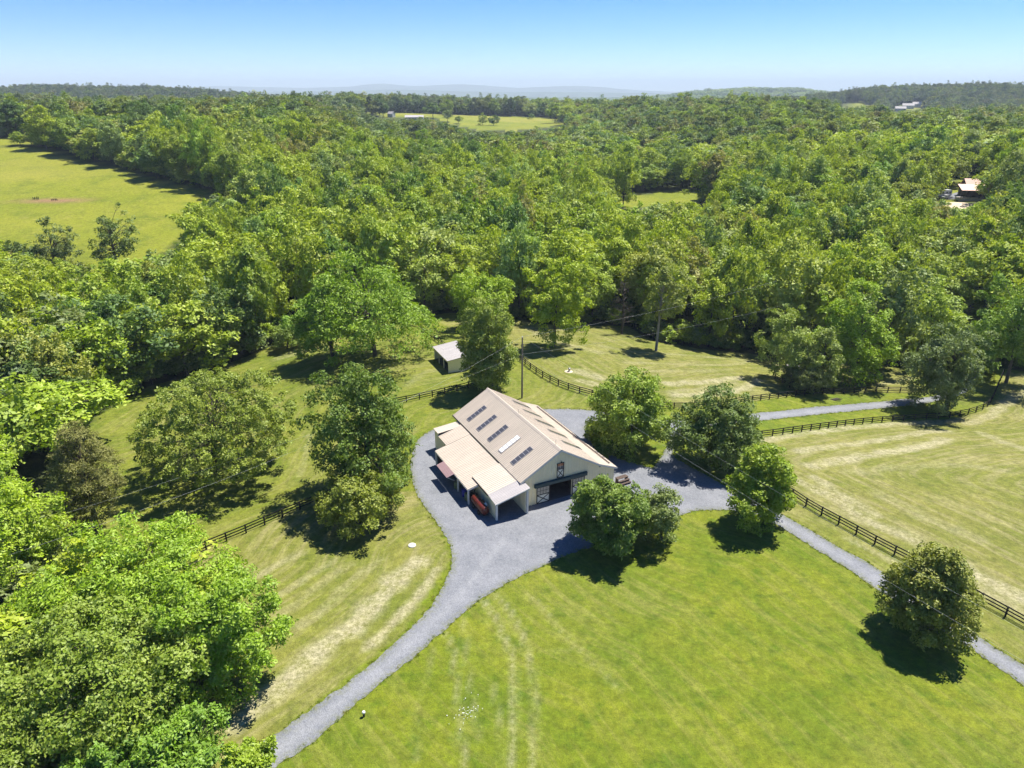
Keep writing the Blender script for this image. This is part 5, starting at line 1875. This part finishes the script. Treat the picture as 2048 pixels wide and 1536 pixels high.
# leaf colours
PAL = [('bright yellow green', (0.162, 0.212, 0.011)), ('fresh green', (0.136, 0.184, 0.012)), ('mid green', (0.112, 0.152, 0.015)),
       ('dark green', (0.066, 0.106, 0.020)), ('grey green', (0.102, 0.134, 0.036)), ('olive', (0.136, 0.158, 0.026)), ('brownish green', (0.132, 0.134, 0.034))]
pn = np.sin(TX * 0.035 + 1.3 * np.sin(TY * 0.021)) * 0.5 + np.sin(TY * 0.043 + TX * 0.011) * 0.5
hill = (S(260, 560, dist)) * np.where(TX < -20, 1.0, 0.8) + 0.35 * S(180, 300, dist) * (TX < -60)
wts = np.stack([np.clip(0.95 + 0.7 * pn - 0.75 * hill, 0.04, 2), 0.9 - 0.45 * hill, 0.8 + 0 * pn, 0.35 + 0.9 * hill - 0.3 * pn, 0.40 + 0 * pn, 0.40 + 0.25 * hill, 0.10 + 0 * pn], 1)
wts = np.clip(wts, 0.02, 3)
wts /= wts.sum(1, keepdims=True)
cum = wts.cumsum(1)
ki = (rg.uniform(size=n)[:, None] > cum).sum(1).clip(0, 6)
base_c = np.array([c for _, c in PAL])
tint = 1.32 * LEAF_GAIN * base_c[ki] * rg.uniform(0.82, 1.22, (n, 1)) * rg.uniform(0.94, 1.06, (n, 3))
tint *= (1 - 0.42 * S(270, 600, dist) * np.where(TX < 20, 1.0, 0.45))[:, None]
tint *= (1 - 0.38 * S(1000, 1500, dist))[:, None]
tint[:, 2] *= 1 + 0.5 * S(300, 900, dist) + 0.8 * S(1000, 1600, dist)  # blue of distant haze put into the leaf colour
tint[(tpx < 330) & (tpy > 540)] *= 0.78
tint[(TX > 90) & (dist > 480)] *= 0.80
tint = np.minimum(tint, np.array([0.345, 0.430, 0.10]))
rotz = rg.uniform(0, 6.283, n)

# which trees show largest: front to back coverage of a coarse picture grid
gw, gh = 512, 384
cov = np.zeros((gh, gw), bool)
order = np.argsort(dist)
seen = np.zeros(n)
cxp, cyp, cfw = proj(TX, TY, TZ + hgt * 0.58)
for i in order:
    if dist[i] > 620:
        break
    s = FPX / cfw[i] / 4
    a, b = rad[i] * s, hgt[i] * 0.46 * s
    X, Y = cxp[i] / 4, cyp[i] / 4
    x0, x1 = int(max(0, X - a)), int(min(gw, X + a + 1))
    y0, y1 = int(max(0, Y - b)), int(min(gh, Y + b + 1))
    if x1 <= x0 or y1 <= y0:
        continue
    yy, xx = np.mgrid[y0:y1, x0:x1]
    m = ((xx - X) / a) ** 2 + ((yy - Y) / b) ** 2 <= 1
    seen[i] = (m & ~cov[y0:y1, x0:x1]).sum()
    cov[y0:y1, x0:x1] |= m
pick = np.argsort(-seen)[:258]
pick = pick[seen[pick] > 3]
is_ind = np.zeros(n, bool)
is_ind[pick] = True

def place_words(i):
    x, y, d = tpx[i], tpy[i], dist[i]
    if y > 900 and x < 300:
        return 'in thicket below the cedar'
    if x < 330:
        return 'between left lawn and field' if d < 230 else 'on hill above left field'
    if x < 620:
        return 'left of the great walnut' if d < 210 else 'right of the left field'
    if x < 900:
        return 'behind the great walnut' if d < 230 else 'high above the great walnut'
    if x < 1200:
        return 'behind the run-in shed' if d < 230 else 'deep in the middle wood'
    if x < 1520:
        return 'behind the mown meadow' if d < 220 else 'round the small sunny clearing'
    if x < 1800:
        return 'behind the meadow corner trees' if d < 240 else 'in wood left of farmhouse'
    return 'behind the grey oak' if d < 240 else 'in wood round the farmhouse'

ORD = ['leftmost', 'second', 'third', 'fourth', 'fifth', 'sixth', 'seventh', 'eighth', 'ninth', 'tenth', 'eleventh', 'twelfth']
def size_word(i):
    return 'tall' if hgt[i] > 20.5 else ('small' if hgt[i] < 11 else 'broad' if rad[i] > 7.0 else 'middling')
wood_label = {}
byl = {}
for i in pick:
    byl.setdefault('%s %s tree %s' % (size_word(i), PAL[ki[i]][0], place_words(i)), []).append(i)
for lb, members in byl.items():
    members.sort(key=lambda i: cxp[i])
    for r_, i in enumerate(members):
        if len(members) == 1:
            wood_label[i] = lb
        elif r_ == 0:
            wood_label[i] = lb + ', leftmost such'
        elif r_ == len(members) - 1:
            wood_label[i] = lb + ', rightmost such'
        else:
            wood_label[i] = lb + ', %s such from left' % (ORD[r_] if r_ < 12 else 'another')
for q, i in enumerate(pick):
    cm, tm = VAR_A[q % len(VAR_A)]
    root = empty('wood_tree', (TX[i], TY[i], TZ[i]), rotz[i])
    s_ = rad[i] / 6.0
    root.scale = (s_, s_, hgt[i] / 16.0)
    tag(root, wood_label[i], 'tree', 'trees of the surrounding wood')
    c_ = link_mesh('crown', cm, None, root)
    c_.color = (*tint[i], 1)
    link_mesh('trunk', tm, None, root)

def instancer(name, X, Y, Z, scl, rz_, ci, colr, vars_, label):
    pc = bpy.data.collections.new(name + '_kinds')
    for j, (cm, tm) in enumerate(vars_):
        # one prototype mesh holding crown and trunk
        bm = bmesh.new()
        bm.from_mesh(cm)
        if tm is not None:
            n0 = len(bm.faces)
            bm.from_mesh(tm)
            bm.faces.ensure_lookup_table()
            for f_ in bm.faces[n0:]:
                f_.material_index = 1
        me = bpy.data.meshes.new('%s_kind_%02d' % (name, j))
        bm.to_mesh(me)
        bm.free()
        me.materials.append(M['leaf'])
        me.materials.append(M['bark'])
        pc.objects.link(bpy.data.objects.new('%s_kind_%02d' % (name, j), me))
    m = len(X)
    me = bpy.data.meshes.new(name)
    me.vertices.add(m)
    me.vertices.foreach_set('co', np.stack([X, Y, Z], 1).astype(np.float32).ravel())
    a = me.attributes.new('iscale', 'FLOAT_VECTOR', 'POINT')
    a.data.foreach_set('vector', scl.astype(np.float32).ravel())
    a = me.attributes.new('irot', 'FLOAT_VECTOR', 'POINT')
    a.data.foreach_set('vector', np.stack([np.zeros(m), np.zeros(m), rz_], 1).astype(np.float32).ravel())
    a = me.attributes.new('idx', 'INT', 'POINT')
    a.data.foreach_set('value', ci.astype(np.int32))
    a = me.attributes.new('color', 'FLOAT_COLOR', 'POINT')
    a.data.foreach_set('color', np.column_stack([colr, np.ones(m)]).astype(np.float32).ravel())
    me.update()
    o = bpy.data.objects.new(name, me)
    col.objects.link(o)
    ng = bpy.data.node_groups.new(name + '_scatter', 'GeometryNodeTree')
    ng.interface.new_socket('Geometry', in_out='INPUT', socket_type='NodeSocketGeometry')
    ng.interface.new_socket('Geometry', in_out='OUTPUT', socket_type='NodeSocketGeometry')
    gi = ng.nodes.new('NodeGroupInput')
    go = ng.nodes.new('NodeGroupOutput')
    iop = ng.nodes.new('GeometryNodeInstanceOnPoints')
    ci_ = ng.nodes.new('GeometryNodeCollectionInfo')
    ci_.inputs['Collection'].default_value = pc
    ci_.inputs['Separate Children'].default_value = True
    ci_.inputs['Reset Children'].default_value = True
    def na(nm, ty):
        q_ = ng.nodes.new('GeometryNodeInputNamedAttribute')
        q_.data_type = ty
        q_.inputs['Name'].default_value = nm
        return q_.outputs['Attribute']
    e2r = ng.nodes.new('FunctionNodeEulerToRotation')
    ng.links.new(na('irot', 'FLOAT_VECTOR'), e2r.inputs[0])
    ng.links.new(gi.outputs[0], iop.inputs['Points'])
    ng.links.new(ci_.outputs[0], iop.inputs['Instance'])
    iop.inputs['Pick Instance'].default_value = True
    ng.links.new(na('idx', 'INT'), iop.inputs['Instance Index'])
    ng.links.new(e2r.outputs[0], iop.inputs['Rotation'])
    ng.links.new(na('iscale', 'FLOAT_VECTOR'), iop.inputs['Scale'])
    ng.links.new(iop.outputs[0], go.inputs[0])
    md = o.modifiers.new('scatter', 'NODES')
    md.node_group = ng
    tag(o, label, 'wood', None, 'stuff')
    return o

r1 = (~is_ind) & (dist < 380)
scl = np.stack([rad / 6.0, rad / 6.0, hgt / 16.0], 1)
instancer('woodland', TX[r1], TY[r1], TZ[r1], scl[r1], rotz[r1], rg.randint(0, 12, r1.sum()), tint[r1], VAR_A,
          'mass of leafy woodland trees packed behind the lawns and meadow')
r2 = (~is_ind) & (dist >= 380)
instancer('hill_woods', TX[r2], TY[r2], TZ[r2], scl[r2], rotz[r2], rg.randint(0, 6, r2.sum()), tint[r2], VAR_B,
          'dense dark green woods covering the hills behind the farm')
# low thicket and saplings fringing the wood edge
ex, ey = jitter_grid(-150, 190, 95, 260, 2.6)
ez = terrain(ex, ey)
mo = dense_world(MAIN_OPEN)
dedge = seg_dist(mo + mo[:1], ex, ey)
k = ~inpoly(ex, ey, mo) & (dedge < 7) & (dedge > 1.0)
for q in OPEN_W[1:]:
    k &= ~inpoly(ex, ey, q)
ex, ey = ex[k], ey[k]
fx_, fy_ = jitter_grid(-330, -60, 200, 480, 4.0)
lf = OPEN_W[1]
df = seg_dist(lf + lf[:1], fx_, fy_)
kf = ~inpoly(fx_, fy_, lf) & (df < 9) & (df > 1.5) & (fy_ > 250)
for q in OPEN_W[:1] + OPEN_W[2:]:
    kf &= ~inpoly(fx_, fy_, q)
nf_ = kf.sum()
sh = np.concatenate([rg.uniform(0.12, 0.36, len(ex)), rg.uniform(0.3, 0.6, nf_)])
ex, ey = np.concatenate([ex, fx_[kf]]), np.concatenate([ey, fy_[kf]])
ez = terrain(ex, ey)
m_ = len(ex)
instancer('thicket', ex, ey, ez - 0.3, np.stack([sh * 1.5, sh * 1.5, sh], 1), rg.uniform(0, 6.28, m_), rg.randint(0, 5, m_),
          LEAF_GAIN * base_c[rg.choice([1, 2, 3, 4, 5], m_)] * rg.uniform(0.8, 1.2, (m_, 1)), VAR_B, 'low leafy thicket along the edge of the wood')
# grass tufts: ragged verges of the drive
VAR_G = []
for j in range(4):
    rgt = np.random.RandomState(500 + j)
    nb = 46
    bx_, by_ = rgt.normal(0, 0.16, nb), rgt.normal(0, 0.16, nb)
    hh_ = rgt.uniform(0.10, 0.24, nb)
    an = rgt.uniform(0, 6.28, nb)
    ln = rgt.uniform(0.02, 0.14, nb)
    wd = rgt.uniform(0.02, 0.04, nb)
    Vg = np.empty((nb, 4, 3))
    for q_, (sw, sh_, sl) in enumerate(((-1, 0, 0), (1, 0, 0), (0.35, 1, 1), (-0.35, 1, 1))):
        Vg[:, q_, 0] = bx_ + np.cos(an + 1.57) * wd * sw + np.cos(an) * ln * sl
        Vg[:, q_, 1] = by_ + np.sin(an + 1.57) * wd * sw + np.sin(an) * ln * sl
        Vg[:, q_, 2] = hh_ * sh_ - 0.02
    VAR_G.append((np_mesh('tuft', Vg.reshape(-1, 3), np.arange(nb * 4).reshape(-1, 4)), None))
edge_pts = []
for ring in (oa, ia):
    for (ax_, ay_), (bx_, by_) in zip(ring, ring[1:] + ring[:1]):
        L_ = math.hypot(bx_ - ax_, by_ - ay_)
        if ay_ > 150 or L_ > 30:
            continue
        for _ in range(max(1, int(L_ / 0.22))):
            f_ = rg.uniform()
            edge_pts.append((ax_ + (bx_ - ax_) * f_ + rg.normal(0, 0.14), ay_ + (by_ - ay_) * f_ + rg.normal(0, 0.14)))
edge_pts = np.array(edge_pts)
gxx, gyy = edge_pts[:, 0], edge_pts[:, 1]
sg = rg.uniform(0.25, 0.65, len(edge_pts))
m_ = len(gxx)
GC = 1.9 * np.array([(0.12, 0.155, 0.012), (0.15, 0.17, 0.018), (0.10, 0.14, 0.010), (0.22, 0.20, 0.06)])
instancer('grass_tufts', gxx, gyy, terrain(gxx, gyy), np.stack([sg, sg, sg], 1), rg.uniform(0, 6.28, m_), rg.randint(0, 4, m_),
          GC[rg.choice(4, m_, p=[.4, .3, .2, .1])] * rg.uniform(0.8, 1.25, (m_, 1)), VAR_G, 'rough grass tufts along the edges of the gravel drive')
bpy.data.objects['grass_tufts']['category'] = 'grass'
# single trees on the far field
G_FF = 'single trees on the far field'
for q, (x_, y_, h_, r_, lb) in enumerate(((893, 231, 22, 9, 'tall tree at the left end of the far field hedge'), (866, 236, 18, 11, 'broad tree between the white barn and the far field'),
        (1002, 229, 15, 6, 'narrow tree on the upper edge of the far field'), (1024, 231, 20, 10, 'largest round tree on the upper edge of the far field'),
        (965, 250, 12, 7, 'small round tree, left of two in the lower far field'), (987, 251, 12, 7, 'small round tree, right of two in the lower far field'),
        (1110, 246, 24, 12, 'broad tree at the right end of the far field'), (895, 244, 14, 7, 'bushy tree at the lower left of the far field'),
        (917, 247, 9, 5, 'tiny bush tree in the lower far field'), (1062, 238, 7, 6, 'low bush near the right end of the far field'))):
    p = at(x_, y_)
    root = tag(empty('field_tree', p, q * 1.3), lb, 'tree', G_FF)
    root.scale = (r_ / 6.0, r_ / 6.0, h_ / 16.0)
    cm, tm = VAR_B[q % 5]
    c_ = link_mesh('crown', cm, None, root)
    c_.color = (*(LEAF_GAIN * base_c[[2, 3, 3, 2, 2, 3, 1, 4, 2, 3][q]]), 1)
    link_mesh('trunk', tm, None, root)
# woods of the plain
x, y = jitter_grid(-7500, 7500, 2100, 8200, 62)
r = np.hypot(x, y)
fnz = (np.sin(x * 0.0021 + 1.7 * np.sin(y * 0.0013)) + np.sin(y * 0.0034 + 1.1 * np.sin(x * 0.0017 + 2)))
k = (r > 2600) & (fnz > -0.75) & (np.abs(x) < 0.85 * y)
x, y = x[k], y[k]
m_ = len(x)
s_ = rg.uniform(1.3, 2.2, m_)
instancer('plain_woods', x, y, terrain(x, y) - 2, np.stack([s_ * 1.3, s_, rg.uniform(0.8, 1.4, m_)], 1), rg.uniform(0, 6.28, m_), rg.randint(0, 4, m_),
          LEAF_GAIN * base_c[rg.choice([2, 3, 3, 4], m_)] * rg.uniform(0.8, 1.2, (m_, 1)), VAR_C, 'distant bluish woods on the plain below the mountains')

# ------------------------------------------------------------------ far mountain ridges
M['mountain'] = simple('mountain_forest', (0.055, 0.085, 0.035), 0.95, var=0.5, vscale=0.004, coords='Object')
def ridge(prof, dist_, depth, label, seed, zb=-60.0):
    px_ = [p[0] for p in prof]
    py_ = [p[1] for p in prof]
    X = np.linspace(px_[0], px_[-1], 260)
    topy = np.interp(X, px_, py_)
    kern = np.hanning(15)
    kern /= kern.sum()
    topy = np.convolve(np.pad(topy, 7, 'edge'), kern, 'valid')
    rg_ = np.random.RandomState(seed)
    nz = sum(np.sin(X * f_ + rg_.uniform(0, 6)) * a_ for f_, a_ in ((0.06, .5), (0.13, .35), (0.31, .25), (0.7, .2)))
    topy = topy + nz * 0.5
    rows = 25
    V = []
    for j in range(rows):
        t_ = j / (rows - 1)
        yy = dist_ + depth * t_
        hgt_ = math.sin(math.pi * t_) ** 0.8 if t_ <= 0.5 else math.sin(math.pi * t_)
        for i in range(len(X)):
            d = ray(X[i], topy[i])
            yt = dist_ + depth * 0.5
            zt = CAM_H + d[2] / d[1] * yt
            wx = d[0] / d[1] * yt
            rough = 6 * math.sin(wx * 0.011 + j) + 5 * math.sin(wx * 0.023 - 1.7 * j)
            V.append((wx, yy + 60 * math.sin(wx * 0.004 + j), zb + (zt - zb) * hgt_ + rough * hgt_ * (1 - hgt_) * 2))
    V = np.array(V)
    idx_ = np.arange(rows * len(X)).reshape(rows, len(X))
    q = np.stack([idx_[:-1, :-1], idx_[:-1, 1:], idx_[1:, 1:], idx_[1:, :-1]], -1).reshape(-1, 4)
    o = link_mesh('mountain_ridge', np_mesh('mountain_ridge', V, q, True), M['mountain'])
    return tag(o, label, None, None, 'structure')
ridge([(150, 186), (300, 182), (340, 178), (420, 172), (520, 174), (600, 176), (690, 174), (760, 166.5), (820, 172), (870, 171), (920, 167.5), (980, 172), (1040, 176),
       (1080, 174), (1140, 171), (1200, 174), (1280, 181), (1400, 185)], 15500, 3500, 'farthest pale blue mountain ridge on the horizon', 1)
ridge([(200, 190), (400, 184), (600, 183), (720, 181), (800, 179), (900, 182), (1000, 184), (1150, 184), (1350, 187), (1500, 188)], 10500, 2600, 'nearer low blue ridge below the mountains', 2)
ridge([(1700, 186), (1800, 180), (1880, 173), (1960, 174), (2048, 170), (2200, 168), (2400, 175)], 14500, 3000, 'pale blue ridge at the far right of the horizon', 3)

# ------------------------------------------------------------------ haze
hb = MB().box(gx[0] - 200, gx[-1] + 200, gy[0] - 200, gy[-1] + 200, float(gzf.min()) - 40, 330.0)
hm, hnt, ho = new_mat('haze')
pv = nd(hnt, 'ShaderNodeVolumePrincipled')
pv.inputs['Color'].default_value = (0.77, 0.90, 1.0, 1)
pv.inputs['Density'].default_value = 1.05e-4
pv.inputs['Anisotropy'].default_value = 0.0
hnt.links.new(pv.outputs[0], ho.inputs['Volume'])
hz_o = hb.build('haze', hm)
tag(hz_o, 'thin blue summer haze over the whole countryside', None, None, 'stuff')
